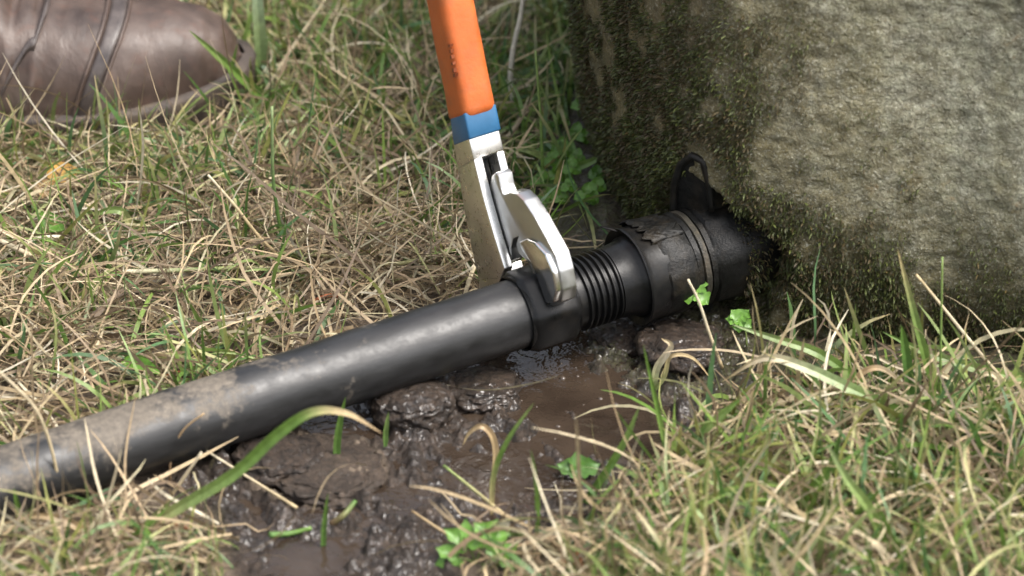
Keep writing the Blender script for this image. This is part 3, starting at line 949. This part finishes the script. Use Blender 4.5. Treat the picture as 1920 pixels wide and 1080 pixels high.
# ------------------------------------------------------------------ grass and straw (nobody could count it)
DRY = np.array([[0.40, 0.30, 0.165], [0.30, 0.215, 0.115], [0.48, 0.39, 0.235], [0.21, 0.145, 0.078], [0.36, 0.31, 0.175], [0.145, 0.098, 0.055], [0.52, 0.45, 0.31]])
GRN = np.array([[0.105, 0.185, 0.036], [0.070, 0.140, 0.032], [0.16, 0.235, 0.055], [0.20, 0.255, 0.085], [0.085, 0.165, 0.065], [0.19, 0.20, 0.055]])

def scatter(N, dens):
    out = np.zeros((0, 2))
    while len(out) < N:
        p = np.stack([rng.uniform(-0.46, 0.50, N * 2), rng.uniform(-0.42, 0.52, N * 2)], -1)
        w = dens(p[:, 0], p[:, 1])
        out = np.vstack([out, p[rng.random(len(p)) < w]])
    return out[:N]

def dens_dry(x, y):
    m = mud_mask(x, y); b = bare_mask(x, y)
    sd = polysd(x, y, stone_poly)
    clump = 0.45 + 0.9 * sstep(-0.3, 0.4, fbm(x * 17, y * 17, 0.7, 3))
    beh = sstep(-0.10, -0.02, sd) * (y > -0.01)
    return np.clip(clump * np.where((y < -0.31) & (x < 0.02), 0.25, 1) * (1 - 0.985 * m) * (1 - 0.72 * b) * (sd < -0.006) * (1 - 0.92 * sstep(-0.075, -0.045, sd)) * (1 - 0.75 * beh), 0, 1)
def dens_grn(x, y):
    m = mud_mask(x, y); b = bare_mask(x, y)
    sd = polysd(x, y, stone_poly)
    clump = 0.15 + 1.1 * sstep(-0.15, 0.45, fbm(x * 11, y * 11, 5.7, 3))
    right = sstep(0.05, 0.12, x) * (y < 0)
    return np.clip((clump * 0.7 + 0.55 * right + 0.45 * sstep(0.02, 0.2, y)) * (1 - 0.99 * m) * (1 - 0.7 * b) * (1 - 0.90 * sstep(-0.075, -0.045, sd) * (y < 0)) * (sd < -0.004), 0, 1)

def zat(p): return np.column_stack([p, terrain(p[:, 0], p[:, 1])])

def build_straw():
    # a matted layer, mostly lying, thin and curled
    N = 27000; K = 8
    p = scatter(N, dens_dry); r = zat(p); r[:, 2] += np.abs(rng.normal(size=N)) * 0.007
    L = rng.uniform(0.018, 0.085, N) * np.where(rng.random(N) < 0.08, 1.7, 1)
    el = np.abs(rng.normal(0.10, 0.38, N)); az = rng.uniform(0, 2 * math.pi, N)
    P, side = grow(r, az, el, L, rng.normal(-0.8, 1.0, N), rng.normal(0, 1.0, N), K, 0.06, 0.07)
    w0 = np.where(p[:, 1] > -0.06, 0.72, 0.95) * rng.uniform(0.0007, 0.0019, N) * np.where(rng.random(N) < 0.2, 1.7, 1)
    prof = np.array([0.9, 1, 1, 1, 0.95, 0.85, 0.65, 0.2])
    c = DRY[rng.choice(len(DRY), N, p=[.20, .24, .10, .19, .10, .13, .04])] * rng.uniform(0.6, 1.12, (N, 1)) * np.array([0.97, 1.0, 1.08])
    dark = sstep(0.0, 0.012, r[:, 2] - terrain(p[:, 0], p[:, 1]))[:, None]
    ok = keep_clear(P) & off_mud(P)
    C = np.repeat(c[:, None], K, 1)
    o = ribbon_mesh('dry_grass', P[ok], w0[ok, None] * prof[None], side[ok], C[ok], M_straw)
    tag(o, 'tangled mat of dry straw coloured grass covering the ground', 'dry grass', kind='stuff')

def build_green():
    N = 14000; K = 8
    p = scatter(N, dens_grn); r = zat(p); r[:, 2] -= 0.001
    front = (p[:, 1] < -0.05) & (p[:, 0] > 0.08)
    L = rng.uniform(0.022, 0.075, N) * np.where(front, 1.15, 1.0)
    el = np.clip(rng.normal(0.75, 0.40, N), 0.05, 1.5); az = rng.uniform(0, 2 * math.pi, N)
    P, side = grow(r, az, el, L, rng.normal(-0.7, 0.8, N), rng.normal(0, 0.5, N), K, 0.05, 0.03)
    w0 = rng.uniform(0.0012, 0.0034, N) * np.where(front, 1.1, 0.9)
    prof = np.array([0.75, 0.95, 1, 1, 0.92, 0.75, 0.5, 0.08])
    c = GRN[rng.choice(len(GRN), N)] * rng.uniform(0.75, 1.2, (N, 1))
    C = np.repeat(c[:, None], K, 1)
    tipdry = (rng.random(N) < 0.3)
    tw = (np.linspace(0, 1, K) ** 3)[None, :, None] * tipdry[:, None, None]
    C = C * (1 - tw) + np.array([0.42, 0.34, 0.18]) * tw
    ok = keep_clear(P) & off_mud(P)
    o = ribbon_mesh('green_grass', P[ok], w0[ok, None] * prof[None], side[ok], C[ok], M_green)
    tag(o, 'short green grass blades growing up through the dry grass', 'grass', kind='stuff')
def build_long_straw():
    # longer, broader, pale bent blades in the thick tuft before the stone and along the near edge
    N = 1900; K = 10
    p = scatter(N, lambda x, y: dens_dry(x, y) * np.clip(sstep(0.03, 0.10, x) * (y < -0.03) + 0.12 + 0.25 * (y < -0.2), 0, 1)); rt = zat(p)
    L = rng.uniform(0.04, 0.11, N)
    P, side = grow(rt, rng.uniform(0, 2 * math.pi, N), np.clip(rng.normal(0.55, 0.4, N), 0, 1.4), L, rng.normal(-1.4, 1.3, N), rng.normal(0, 0.8, N), K, 0.05, 0.06)
    c = np.array([[0.50, 0.42, 0.27], [0.42, 0.33, 0.19], [0.56, 0.50, 0.36], [0.38, 0.37, 0.17]])[rng.choice(4, N)] * rng.uniform(0.75, 1.1, (N, 1))
    ok = keep_clear(P) & off_mud(P)
    w = rng.uniform(0.0012, 0.0026, N)[:, None] * np.array([0.7, 0.9, 1, 1, 1, 1, 0.9, 0.8, 0.6, 0.15])[None]
    o = ribbon_mesh('pale_straw', P[ok], w[ok], side[ok], np.repeat(c[:, None], K, 1)[ok], M_straw)
    tag(o, 'longer pale bent straw blades standing in the thick grass before the stone', 'straw', kind='stuff')
build_straw()
build_green()
build_long_straw()

# ------------------------------------------------------------------ single blades and stalks one can pick out
def zt(p): return float(terrain(np.array([p.x]), np.array([p.y]))[0])

G1, G2, G3, G4 = (0.125, 0.215, 0.042), (0.075, 0.150, 0.035), (0.20, 0.275, 0.085), (0.26, 0.33, 0.15)
S1, S2, S3, S4 = (0.46, 0.36, 0.20), (0.34, 0.24, 0.13), (0.55, 0.48, 0.34), (0.20, 0.125, 0.07)

def smooth_path(P, n):
    return [Vector(p) for p in catmull([tuple(p) for p in P], n)]

def blade(name, label, pts, width, cols, dy=0.0, group=None, cat='grass blade', z0=None, twist=0.2, stalk=False, parent=None, wprof=None):
    """pts: pixel positions from the root upwards; the blade stands in an upright plane through its root,
    leaning dy metres away (+) or towards the viewer (-). A third value in a point gives its height and lays it on the ground."""
    root = at(pts[0][0], pts[0][1], 0.0)
    root = at(pts[0][0], pts[0][1], zt(root))
    P = []
    n = len(pts)
    for i, q in enumerate(pts):
        if len(q) == 3:
            g = at(q[0], q[1], q[2]); P.append(at(q[0], q[1], zt(g) + q[2]))
        elif i == 0: P.append(root)
        else: P.append(onplane(q[0], q[1], root + Vector((0, dy * i / (n - 1), 0)), Vector((0, -1, 0))))
    C = smooth_path(P, 6)
    K = len(C)
    if stalk:
        bm = bmesh.new()
        tube_mesh(bm, C, lambda t: width / 2 * (1 - 0.35 * t), 7)
        o = from_bm(name, bm, None, parent)
        V = np.zeros((len(o.data.vertices), 3)); idx = np.arange(len(V)) // 7
        tt = np.clip(idx / (K - 1), 0, 1)
    else:
        V, tt = [], []
        for i, p in enumerate(C):
            t = i / (K - 1)
            tan = (C[min(i + 1, K - 1)] - C[max(i - 1, 0)]).normalized()
            view = Vector((0.25, -0.8, 0.55))
            s = tan.cross(view)
            if s.length < 0.05: s = tan.cross(Vector((1, 0, 0)))
            s.normalize(); nrm = s.cross(tan).normalized()
            a = twist * (t - 0.3) * 3
            s2 = s * math.cos(a) + nrm * math.sin(a); n2 = nrm * math.cos(a) - s * math.sin(a)
            w = width / 2 * (wprof(t) if wprof else min(1, 0.6 + 2.2 * t) * (1 - t ** 3.2) ** 0.9 + 0.04)
            V += [p - s2 * w, p - n2 * w * 0.45, p + s2 * w, p - n2 * (w * 0.45 + 0.00025)]
            tt += [t] * 4
        F = []
        for i in range(K - 1):
            b = i * 4
            for j in range(4): F.append((b + j, b + (j + 1) % 4, b + 4 + (j + 1) % 4, b + 4 + j))
        o = from_np(name, np.array(V), np.array(F), None, parent)
        o.data.set_sharp_from_angle(angle=R_(28))
        tt = np.array(tt)
    cs = np.array(cols, float)
    if cs.ndim == 1: cs = cs[None].repeat(2, 0)
    xp = np.linspace(0, 1, len(cs))
    rgba = np.ones((len(tt), 4), np.float32)
    for k in range(3): rgba[:, k] = np.interp(tt, xp, cs[:, k])
    ca = o.data.attributes.new('col', 'FLOAT_COLOR', 'POINT'); ca.data.foreach_set('color', rgba.ravel())
    o.data.materials.append(M_straw if stalk else M_green)
    if not parent: tag(o, label, cat, group)
    return o

B = blade
B('grass_sprig', 'long green blade with dry bent tip arching beside the dry clod', [(215, 1020), (330, 955), (440, 888), (520, 815), (585, 773), (650, 775), (716, 812)], 0.0062, [S1, G3, G1, G1, S1, S2], -0.01)
B('straw_stalk', 'thin straw leaning up across the mud streaked end of the pipe', [(127, 962), (108, 890), (90, 820), (62, 760), (0, 698), (-40, 665)], 0.0020, [S1, S3], -0.01, stalk=True, cat='straw')
B('grass_sprig', 'upright green blade standing alone on the dry clod', [(633, 877), (632, 835), (638, 790), (648, 745)], 0.0042, [G2, G1])
B('grass_sprig', 'short narrow green blade in the cracked mud beside the dry clod', [(723, 838), (724, 805), (729, 772)], 0.0030, [G2, G3])
B('grass_sprig', 'thin green blade upright in the wet mud below the dry clod', [(606, 1040), (608, 985), (615, 925)], 0.0030, [G2, G1])
yb = B('grass_shoot', 'forked green shoot with a curled dry leaf standing in the puddle', [(922, 972), (926, 890), (955, 820), (1001, 756)], 0.0030, [S1, G1, G3])
B('side_leaf', None, [(958, 826), (985, 828), (1018, 836)], 0.0030, [G1, G3], parent=yb)
B('dry_leaf', None, [(924, 900), (930, 850), (922, 815), (902, 799), (880, 812), (868, 835)], 0.0036, [S1, S2, S1], parent=yb)
B('straw_stalk', 'pale green straw lying on the wet mud towards the forked shoot', [(948, 968, 0.004), (890, 920, 0.006), (832, 873, 0.010)], 0.0024, [S1, G3], stalk=True, cat='straw')
B('straw_stalk', 'bent straw lying across the dark mud below the pipe', [(556, 952, 0.004), (470, 898, 0.006), (388, 846, 0.012)], 0.0020, [S1, S3], stalk=True, cat='straw')
B('straw_stalk', 'pair of straws lean on pipe', [(300, 960), (345, 895), (378, 848)], 0.0022, [S1, S3], stalk=True, cat='straw')['label'] = 'straw leaning steeply in front of the dirty pipe, by a dry tuft'
B('dry_stem', 'dark bent dry stem tuft poking up in front of the pipe', [(318, 905), (322, 850), (345, 805), (383, 775)], 0.0016, [S4, S2], stalk=True, cat='stem')
B('dry_stem', 'fine grey dry stem touching the side of the pipe', [(418, 822), (400, 795), (385, 776)], 0.0009, [S2, S3], stalk=True, cat='stem')
B('green_stalk', 'thick green stalk lying in the wet mud below the dry clod', [(505, 1003, 0.002), (545, 1000, 0.003), (584, 990, 0.004)], 0.0036, [G2, G1], stalk=True, cat='stalk')
B('green_stalk', 'short green brown stalk poking from the mud, right of the dry clod', [(622, 982, 0.002), (645, 965, 0.006), (666, 940, 0.012)], 0.0040, [S4, G2], stalk=True, cat='stalk')
B('straw_stalk', 'straw lying across the mud at its edge towards the lobed weed', [(865, 1018, 0.005), (820, 990, 0.006), (772, 958, 0.006)], 0.0020, [S1, S2], stalk=True, cat='straw')
# right hand foreground
sh = B('grass_shoot', 'tall thin shoot with pale bent dry leaves at the edge of the puddle', [(1262, 905), (1240, 800), (1226, 735), (1206, 645)], 0.0030, [G3, G1, G1])
B('dry_leaf', None, [(1226, 735), (1232, 690), (1258, 650), (1240, 634)], 0.0042, [G3, S3, S1], parent=sh)
B('dry_leaf', None, [(1226, 735), (1246, 705), (1258, 668), (1300, 672), (1340, 720)], 0.0026, [G3, S1, S1], parent=sh)
B('grass_sprig', 'broad pale green blade reaching over mud to the small lobed leaf by the stone', [(1655, 760), (1600, 706), (1530, 660), (1450, 634), (1372, 608)], 0.0056, [G2, G1, G3, G4], 0.01)
B('grass_sprig', 'broad arched green blade with whitish edge bending in front of the mossy stone', [(1780, 830), (1690, 775), (1600, 730), (1500, 685), (1430, 672), (1355, 715)], 0.0064, [G2, G1, G4, S3, S1], 0.01)
B('grass_sprig', 'tall slender blade rising highest in front of the pale stone', [(1768, 770), (1742, 690), (1715, 590), (1683, 466)], 0.0052, [G2, G1, G3, S1], -0.005)
B('grass_sprig', 'wide upright dark green blade among straw in front of the stone', [(1714, 800), (1706, 720), (1697, 650), (1690, 610)], 0.0060, [G2, G2, G1])
B('grass_sprig', 'thick bright green blade slanting down to the right below the stone', [(1960, 715), (1850, 695), (1740, 662), (1655, 622)], 0.0056, [G1, G3, G1])
B('grass_sprig', 'thin upright green stem standing against the pale stone', [(1762, 780), (1764, 640), (1767, 482)], 0.0017, [G1, G3], stalk=True, cat='stem')
B('straw_stalk', 'long straw leaning to the left in front of the pale stone', [(1905, 740), (1840, 665), (1775, 585), (1718, 515)], 0.0024, [S1, S3, S1], stalk=True, cat='straw')
B('straw_stalk', 'straight pale straw leaning against the bright three lobed leaf', [(1354, 690), (1330, 625), (1310, 565), (1290, 524)], 0.0022, [S1, S3, S3], stalk=True, cat='straw')
B('straw_stalk', 'long straight straw slanting over moss at the edge of the mud', [(1220, 965, 0.004), (1330, 845, 0.012), (1420, 735, 0.018)], 0.0026, [S3, S1], stalk=True, cat='straw')
B('straw_piece', 'pale flat dry blade standing upright below the arched green blade', [(1393, 880), (1402, 800), (1412, 728)], 0.0042, [S3, S1], cat='straw')
B('grass_sprig', 'slanting green blade rising from the mud edge beside moss', [(1240, 880), (1300, 825), (1350, 780), (1392, 745)], 0.0052, [G1, G3, G1])
B('grass_sprig', 'dark green blade rising from the edge of the puddle', [(1085, 960), (1130, 895), (1170, 830), (1200, 760)], 0.0044, [G2, G1, G3])
B('curled_straw', 'curled pale dry blade looping in front of the stone', [(1590, 800), (1590, 760), (1610, 705), (1650, 690), (1690, 720), (1710, 775)], 0.0036, [S1, S2, S3], cat='straw')
B('curled_straw', 'thin wavy straw trailing over the dark gap below the stone', [(1900, 760), (1830, 735), (1760, 700), (1690, 690), (1640, 668), (1610, 665)], 0.0026, [S1, S3], cat='straw')
B('curled_straw', 'long wavy straw crossing the bases of the tall blades', [(1480, 760), (1500, 735), (1560, 738), (1620, 745), (1680, 735), (1740, 750), (1800, 735)], 0.0026, [S2, S3, S1], cat='straw')
B('curled_straw', 'looped dry blade at the right end of the stone', [(1880, 790), (1876, 720), (1850, 700), (1810, 730), (1790, 760)], 0.0030, [S3, S1], cat='straw')
B('grass_sprig', 'broad green blade low in the thick foreground grass', [(1470, 985), (1510, 930), (1555, 880), (1580, 800)], 0.0058, [G1, G1, G2])
B('grass_sprig', 'pale green blade leaning left in the thick foreground grass', [(1670, 1070), (1640, 970), (1590, 900), (1550, 830)], 0.0056, [G1, G3, G4])
B('straw_piece', 'cut pale flat stem end in the thick foreground grass', [(1420, 1085), (1408, 1050), (1396, 1020)], 0.0080, [S3, (0.62, 0.60, 0.42)], cat='straw', wprof=lambda t: 1)
B('curled_straw', 'dry curl of grass beside the pipe end, blurred in the foreground', [(150, 1025), (158, 1000), (120, 975), (60, 968), (-20, 990)], 0.0044, [S1, S2, S1], cat='straw')
B('grass_sprig', 'narrow green blade by the pipe end, blurred in the foreground', [(40, 1010), (38, 975), (26, 915)], 0.0044, [G2, G1])
# behind the pipe
B('grass_sprig', 'wide pale green blade standing upright beside the boot toe', [(497, 165), (490, 90), (484, 20), (480, -60)], 0.0100, [G2, G4, (0.42, 0.52, 0.36)], wprof=lambda t: 1 - 0.4 * t)
B('grass_sprig', 'bright green blade leaning across the boot toe', [(520, 205), (480, 170), (420, 115), (355, 57)], 0.0062, [G2, G1, G3], -0.02)
B('grass_sprig', 'thin upright green blade in front of the boot toe', [(425, 210), (428, 160), (445, 82)], 0.0042, [G2, G1])
B('grass_sprig', 'pale tipped blade lying along the boot sole', [(345, 238), (280, 225), (225, 214), (180, 222)], 0.0062, [G1, G3, S3], -0.01)
B('grass_sprig', 'thin green stem upright in the grass between boot and pipe', [(535, 480), (522, 410), (512, 330), (510, 200)], 0.0026, [G1, G2, G4], stalk=True, cat='stem')
B('grass_sprig', 'bright green blade leaning towards the moss behind the pliers', [(1000, 338), (1060, 320), (1110, 302), (1146, 278)], 0.0052, [G2, G1, G3])
B('grass_sprig', 'thin tall green stem behind the pliers', [(1018, 345), (1014, 230), (1004, 95)], 0.0022, [G1, G3], stalk=True, cat='stem')
st = B('pale_dead_stalk', 'pale whitish dead stalk with a side branch behind the orange grip', [(978, 235), (958, 165), (962, 95), (975, 35), (985, -30)], 0.0042, [(0.45, 0.42, 0.34), (0.62, 0.58, 0.48)], stalk=True, cat='stalk')
B('side_branch', None, [(960, 95), (935, 130), (915, 160)], 0.0030, [(0.55, 0.5, 0.4)] * 2, parent=st, stalk=True)
B('straw_stalk', 'brown straw leaning left over the mat in front of the boot', [(562, 515), (490, 448), (440, 385), (390, 328)], 0.0024, [S2, S1, S3], stalk=True, cat='straw')
B('green_stalk', 'long green stalk lying level in the straw behind the pipe', [(860, 465, 0.014), (740, 495, 0.012), (620, 480, 0.012), (480, 475, 0.012)], 0.0030, [G1, S1, G3], stalk=True, cat='stalk')
B('straw_stalk', 'long pale straw lying level in the mat behind the pipe', [(230, 510, 0.016), (330, 507, 0.015), (430, 503, 0.014), (560, 500, 0.012)], 0.0032, [S3, G3, S1], stalk=True, cat='straw')
B('straw_stalk', 'yellow straw slanting down through the mat towards the pipe', [(0, 452, 0.02), (60, 480, 0.018), (110, 505, 0.014)], 0.0036, [S3, S1], stalk=True, cat='straw')
B('grass_sprig', 'green blade arching over the straw mat behind the pipe', [(270, 465), (245, 420), (225, 395), (190, 398), (172, 412)], 0.0048, [S1, G3, G1])

# ------------------------------------------------------------------ broad leaves
def leaflet(name, base, tip, wid, mat, parent, lobes=0, cup=0.25, notch=0.0, up=None):
    ax = tip - base; L = ax.length; ax = ax.normalized()
    s = ax.cross(up or Vector((0.1, -0.5, 0.85))).normalized(); n = s.cross(ax).normalized()
    rows, V, F = 9, [], []
    for i in range(rows):
        t = i / (rows - 1)
        w = wid / 2 * (math.sin(math.pi * min(1, 0.06 + t ** 0.8 * 0.97)) ** 0.7 + 0.02)
        if lobes: w *= 1 + 0.28 * math.sin(t * math.pi * lobes * 2)
        for j in (-2, -1, 0, 1, 2):
            u = j / 2
            back = -notch * L * (1 - abs(u)) * t ** 4
            V.append(base + ax * (L * t + back) + s * (w * u) + n * (cup * w * u * u - 0.12 * L * t * t + 0.0006 * random.uniform(-1, 1)))
    for i in range(rows - 1):
        for j in range(4): F.append((i * 5 + j, i * 5 + j + 1, i * 5 + 6 + j, i * 5 + 5 + j))
    return from_np(name, np.array([tuple(v) for v in V]), np.array(F), mat, parent)

M_clov = mat_leaf('clover_green', 0.3, 0.4, col=(0.09, 0.20, 0.025))
M_clov2 = mat_leaf('clover_dark', 0.3, 0.4, col=(0.06, 0.14, 0.022))
M_lobed = mat_leaf('lobed_green', 0.3, 0.35, col=(0.115, 0.245, 0.035))
M_yel = mat_leaf('yellow_leaf', 0.3, 0.5, col=(0.40, 0.23, 0.05))
M_stem = mat_leaf('stem_green', 0.1, 0.5, col=(0.13, 0.17, 0.05))
M_rust = mat_leaf('rust_brown', 0.1, 0.6, col=(0.24, 0.075, 0.028))

def weed(name, label, cat, pxr, leaves, mat, size, lobes=0, notch=0.0, group=None):
    """pxr: pixel of the root; leaves: (pixel of leaf centre, radius m, [angles])"""
    g = at(*pxr); zr = zt(g); rootp = at(pxr[0], pxr[1], zr - 0.002)
    r = empty(name, tuple(rootp)); tag(r, label, cat, group)
    for (lx, ly), rad, angs in leaves:
        c = onplane(lx, ly, rootp + Vector((0, random.uniform(-0.004, 0.004), 0)), Vector((0, -1, 0)))
        if c.z < zr + 0.004: c.z = zr + 0.004
        bm = bmesh.new()
        mid = (rootp + c) / 2 + Vector((random.uniform(-.003, .003), 0, 0.001))
        tube_mesh(bm, smooth_path([rootp, mid, c], 4), 0.0006, 6)
        from_bm('stem', bm, M_stem, r)
        nrm = Vector((random.uniform(-.25, .25), -0.55 + random.uniform(-.2, .2), 0.8)).normalized()
        u = nrm.cross(Vector((0, 1, 0.3))).normalized(); v = nrm.cross(u)
        for a in angs:
            a = R_(a) + random.uniform(-.15, .15)
            dr = u * math.cos(a) * -1 + v * math.sin(a) * -1
            dr = CR * math.cos(a) + (CU * 0.8 + Vector((0, 0, 0.1))) * math.sin(a)
            leaflet('leaflet', c, c + dr * rad, size, mat, r, lobes, notch=notch, up=nrm)
    return r

weed('lobed_weed', 'small bright three lobed leaf standing in front of the collar by the mossy stone', 'weed', (1335, 640), [((1306, 548), 0.0105, [75, 200, 310])], M_lobed, 0.0105, 2)
weed('lobed_weed', 'small ragged green leaf at the foot of the mossy stone, touched by a long blade', 'weed', (1400, 650), [((1388, 600), 0.0085, [60, 120, 180, 260, 330])], M_lobed, 0.0075, 2)
weed('lobed_weed', 'bright green rosette of lobed leaves at the lower edge of the mud', 'weed', (890, 1062),
     [((876, 1022), 0.016, [25, 85, 140, 205]), ((915, 1008), 0.012, [15, 70, 125]), ((938, 1050), 0.013, [-10, 50, 130]), ((858, 1045), 0.013, [150, 200, 250])], M_lobed, 0.0078, 2)
weed('lobed_weed', 'dark green low leaf in the mud beside the puddle', 'weed', (1090, 905), [((1085, 885), 0.013, [20, 90, 160])], M_clov2, 0.010, 2)
weed('lobed_weed', 'broad leaves in the thick foreground grass under the tall blades', 'weed', (1760, 800), [((1745, 785), 0.014, [40, 110, 190]), ((1790, 820), 0.014, [10, 80])], M_clov2, 0.013, 0)
CLOV = [(1010, 372), (1045, 360), (1075, 345), (1030, 392), (1068, 378), (1098, 388), (1015, 410), (1050, 300), (1085, 315), (1112, 345), (1035, 335), (1000, 300),
        (1055, 252), (1078, 270), (1030, 262), (1060, 190), (1040, 165), (1020, 210), (1055, 120), (1035, 85), (1120, 372), (1090, 225)]
for i, (x, y) in enumerate(CLOV):
    lv = [((x + random.randint(-8, 8), y - random.randint(18, 34)), random.uniform(0.0055, 0.0085), [80, 205, 325])]
    if i % 2: lv.append(((x + random.randint(8, 26), y - random.randint(6, 24)), random.uniform(0.005, 0.007), [60, 190, 300]))
    weed('clover', 'small clover growing in the shade between the pliers and the mossy stone', 'clover', (x, y), lv, random.choice([M_clov, M_clov, M_clov2]), random.uniform(0.006, 0.008), 0, 0.12, 'clovers beside the mossy stone')

def lone_leaf(name, label, x, y, x2, y2, wid, mat, h=0.012):
    a = at(x, y); a = at(x, y, zt(a) + h); b = at(x2, y2, zt(at(x2, y2)) + h + 0.004)
    tag(leaflet(name, a, b, wid, mat, None, 0, 0.5), label, 'leaf')
lone_leaf('fallen_leaf', 'curled yellow orange fallen leaf lying in the grass before the boot', 92, 342, 150, 312, 0.017, M_yel, 0.014)
lone_leaf('fallen_leaf', 'pale tan crumpled leaf beside the yellow leaf in the grass', 65, 362, 115, 352, 0.013, mat_leaf('tan_leaf', 0.2, 0.6, col=(0.42, 0.27, 0.13)), 0.010)
lone_leaf('green_leaf', 'bright green oval leaf lying in straw just behind the pipe', 232, 676, 298, 694, 0.010, M_lobed, 0.014)
lone_leaf('green_leaf', 'broad green leaf lying in the grass below the yellow leaf', 85, 432, 118, 405, 0.018, M_clov, 0.012)
lone_leaf('green_leaf', 'broad green leaf lying in the straw between the boot and the pipe', 290, 335, 330, 322, 0.014, M_clov, 0.014)
lone_leaf('brown_leaf', 'small dark reddish leaf in the foreground grass beside the lobed rosette', 1060, 1045, 1092, 1060, 0.009, M_rust, 0.008)

for (x, y, x2, y2, lab) in [(585, 565, 650, 560, 'rust coloured twig lying in the straw close behind the pipe'),
                            (310, 706, 350, 708, 'short rust coloured twig beside the bright oval leaf'),
                            (296, 995, 352, 992, 'rust coloured twig in the grass below the pipe end')]:
    bm = bmesh.new()
    a = at(x, y, zt(at(x, y)) + 0.006); b = at(x2, y2, zt(at(x2, y2)) + 0.007)
    tube_mesh(bm, smooth_path([a, (a + b) / 2 + Vector((0, 0.002, 0.002)), b], 4), 0.0011, 7)
    tag(from_bm('twig', bm, M_rust), lab, 'twig')

# ------------------------------------------------------------------ soil clods
def clod(label, x, y, rx, ry, rz, mat, seed, group=None, sink=0.35, wetness=0.9):
    bm = bmesh.new()
    bmesh.ops.create_icosphere(bm, subdivisions=5, radius=1)
    g = at(x, y); z0 = zt(g); c = at(x, y, z0)
    V = np.array([v.co[:] for v in bm.verts])
    n = fbm(V[:, 0] * 1.3 + seed, V[:, 1] * 1.3, V[:, 2] * 1.3, 5, 0.55)
    r = 1 + 0.24 * n
    crack = np.abs(perlin(V[:, 0] * 1.9 + seed, V[:, 1] * 1.9, V[:, 2] * 1.9))
    r -= 0.12 * np.exp(-(crack / 0.05) ** 2)
    for v, p, q in zip(bm.verts, V, r):
        v.co = Vector((c.x + p[0] * rx * q, c.y + p[1] * ry * q, c.z + rz * (p[2] * q * (0.75 if p[2] > 0.5 else 1) + 1 - 2 * sink)))
    o = from_bm('soil_clod', bm, mat)
    wa = o.data.attributes.new('wet', 'FLOAT', 'POINT'); wa.data.foreach_set('value', np.full(len(V), wetness, np.float32))
    wa = o.data.attributes.new('moss', 'FLOAT', 'POINT'); wa.data.foreach_set('value', np.full(len(V), 0.0 if wetness > 0.5 else 0.35, np.float32))
    tag(o, label, 'soil clod', group)
clod('broad flat grey brown clod beside the pipe', 612, 880, 0.032, 0.036, 0.009, M_soil, 3.1, sink=0.52, wetness=0.56)
clod('rounded dry clod wedged between the pipe and the broad dry clod', 520, 858, 0.024, 0.024, 0.009, M_soil, 9.4, sink=0.5, wetness=0.62)
clod('lumpy wet clod under the pipe, left of the puddle', 770, 760, 0.024, 0.024, 0.014, M_soil, 21.0, sink=0.45)
clod('dark wet clod between the puddle and the nut', 905, 735, 0.022, 0.022, 0.010, M_soil, 33.0, sink=0.45)
clod('dark soil lump below the fitting collar', 1180, 635, 0.024, 0.024, 0.013, M_soil, 41.0, sink=0.45)
clod('dark soil lump below the bright three lobed leaf', 1275, 655, 0.026, 0.024, 0.013, M_soil, 55.0, sink=0.45)

# ------------------------------------------------------------------ leaf screen added outside the frame to block low sky light and darken reflections
def build_leaf_screen():
    N = 22000
    a = rng.uniform(R_(-100), R_(80), N)                 # clockwise from straight ahead
    h = rng.uniform(0, 1, N) ** 0.85
    bulge = fbm(a * 4, h * 3, 2.0, 3)
    top = 3.0 + 1.7 * fbm(a * 5, a * 0 + 9.0, 0.0, 3)
    rad = 6.0 + 0.9 * bulge + rng.uniform(0, 0.8, N) + 0.6 * h
    c = np.stack([np.sin(a) * rad, np.cos(a) * rad, h * top], -1)
    u = rng.normal(size=(N, 3)); u /= np.linalg.norm(u, axis=1, keepdims=True)
    v = np.cross(u, rng.normal(size=(N, 3))); v /= np.linalg.norm(v, axis=1, keepdims=True)
    L = rng.uniform(0.12, 0.30, N)[:, None]
    P = np.stack([c - u * L, c, c + u * L], 1)
    wd = L * np.array([[0.1, 0.9, 0.1]])
    col = np.array([0.045, 0.075, 0.020]) * rng.uniform(0.5, 1.5, (N, 1))
    o = ribbon_mesh('added_leaf_screen', P, wd, np.repeat(v[:, None], 3, 1), np.repeat(col[:, None], 3, 1), M_moss)
    tag(o, 'added screen of dark leaves outside the frame, blocking low sky light', 'added_leaf_screen', kind='stuff')
build_leaf_screen()
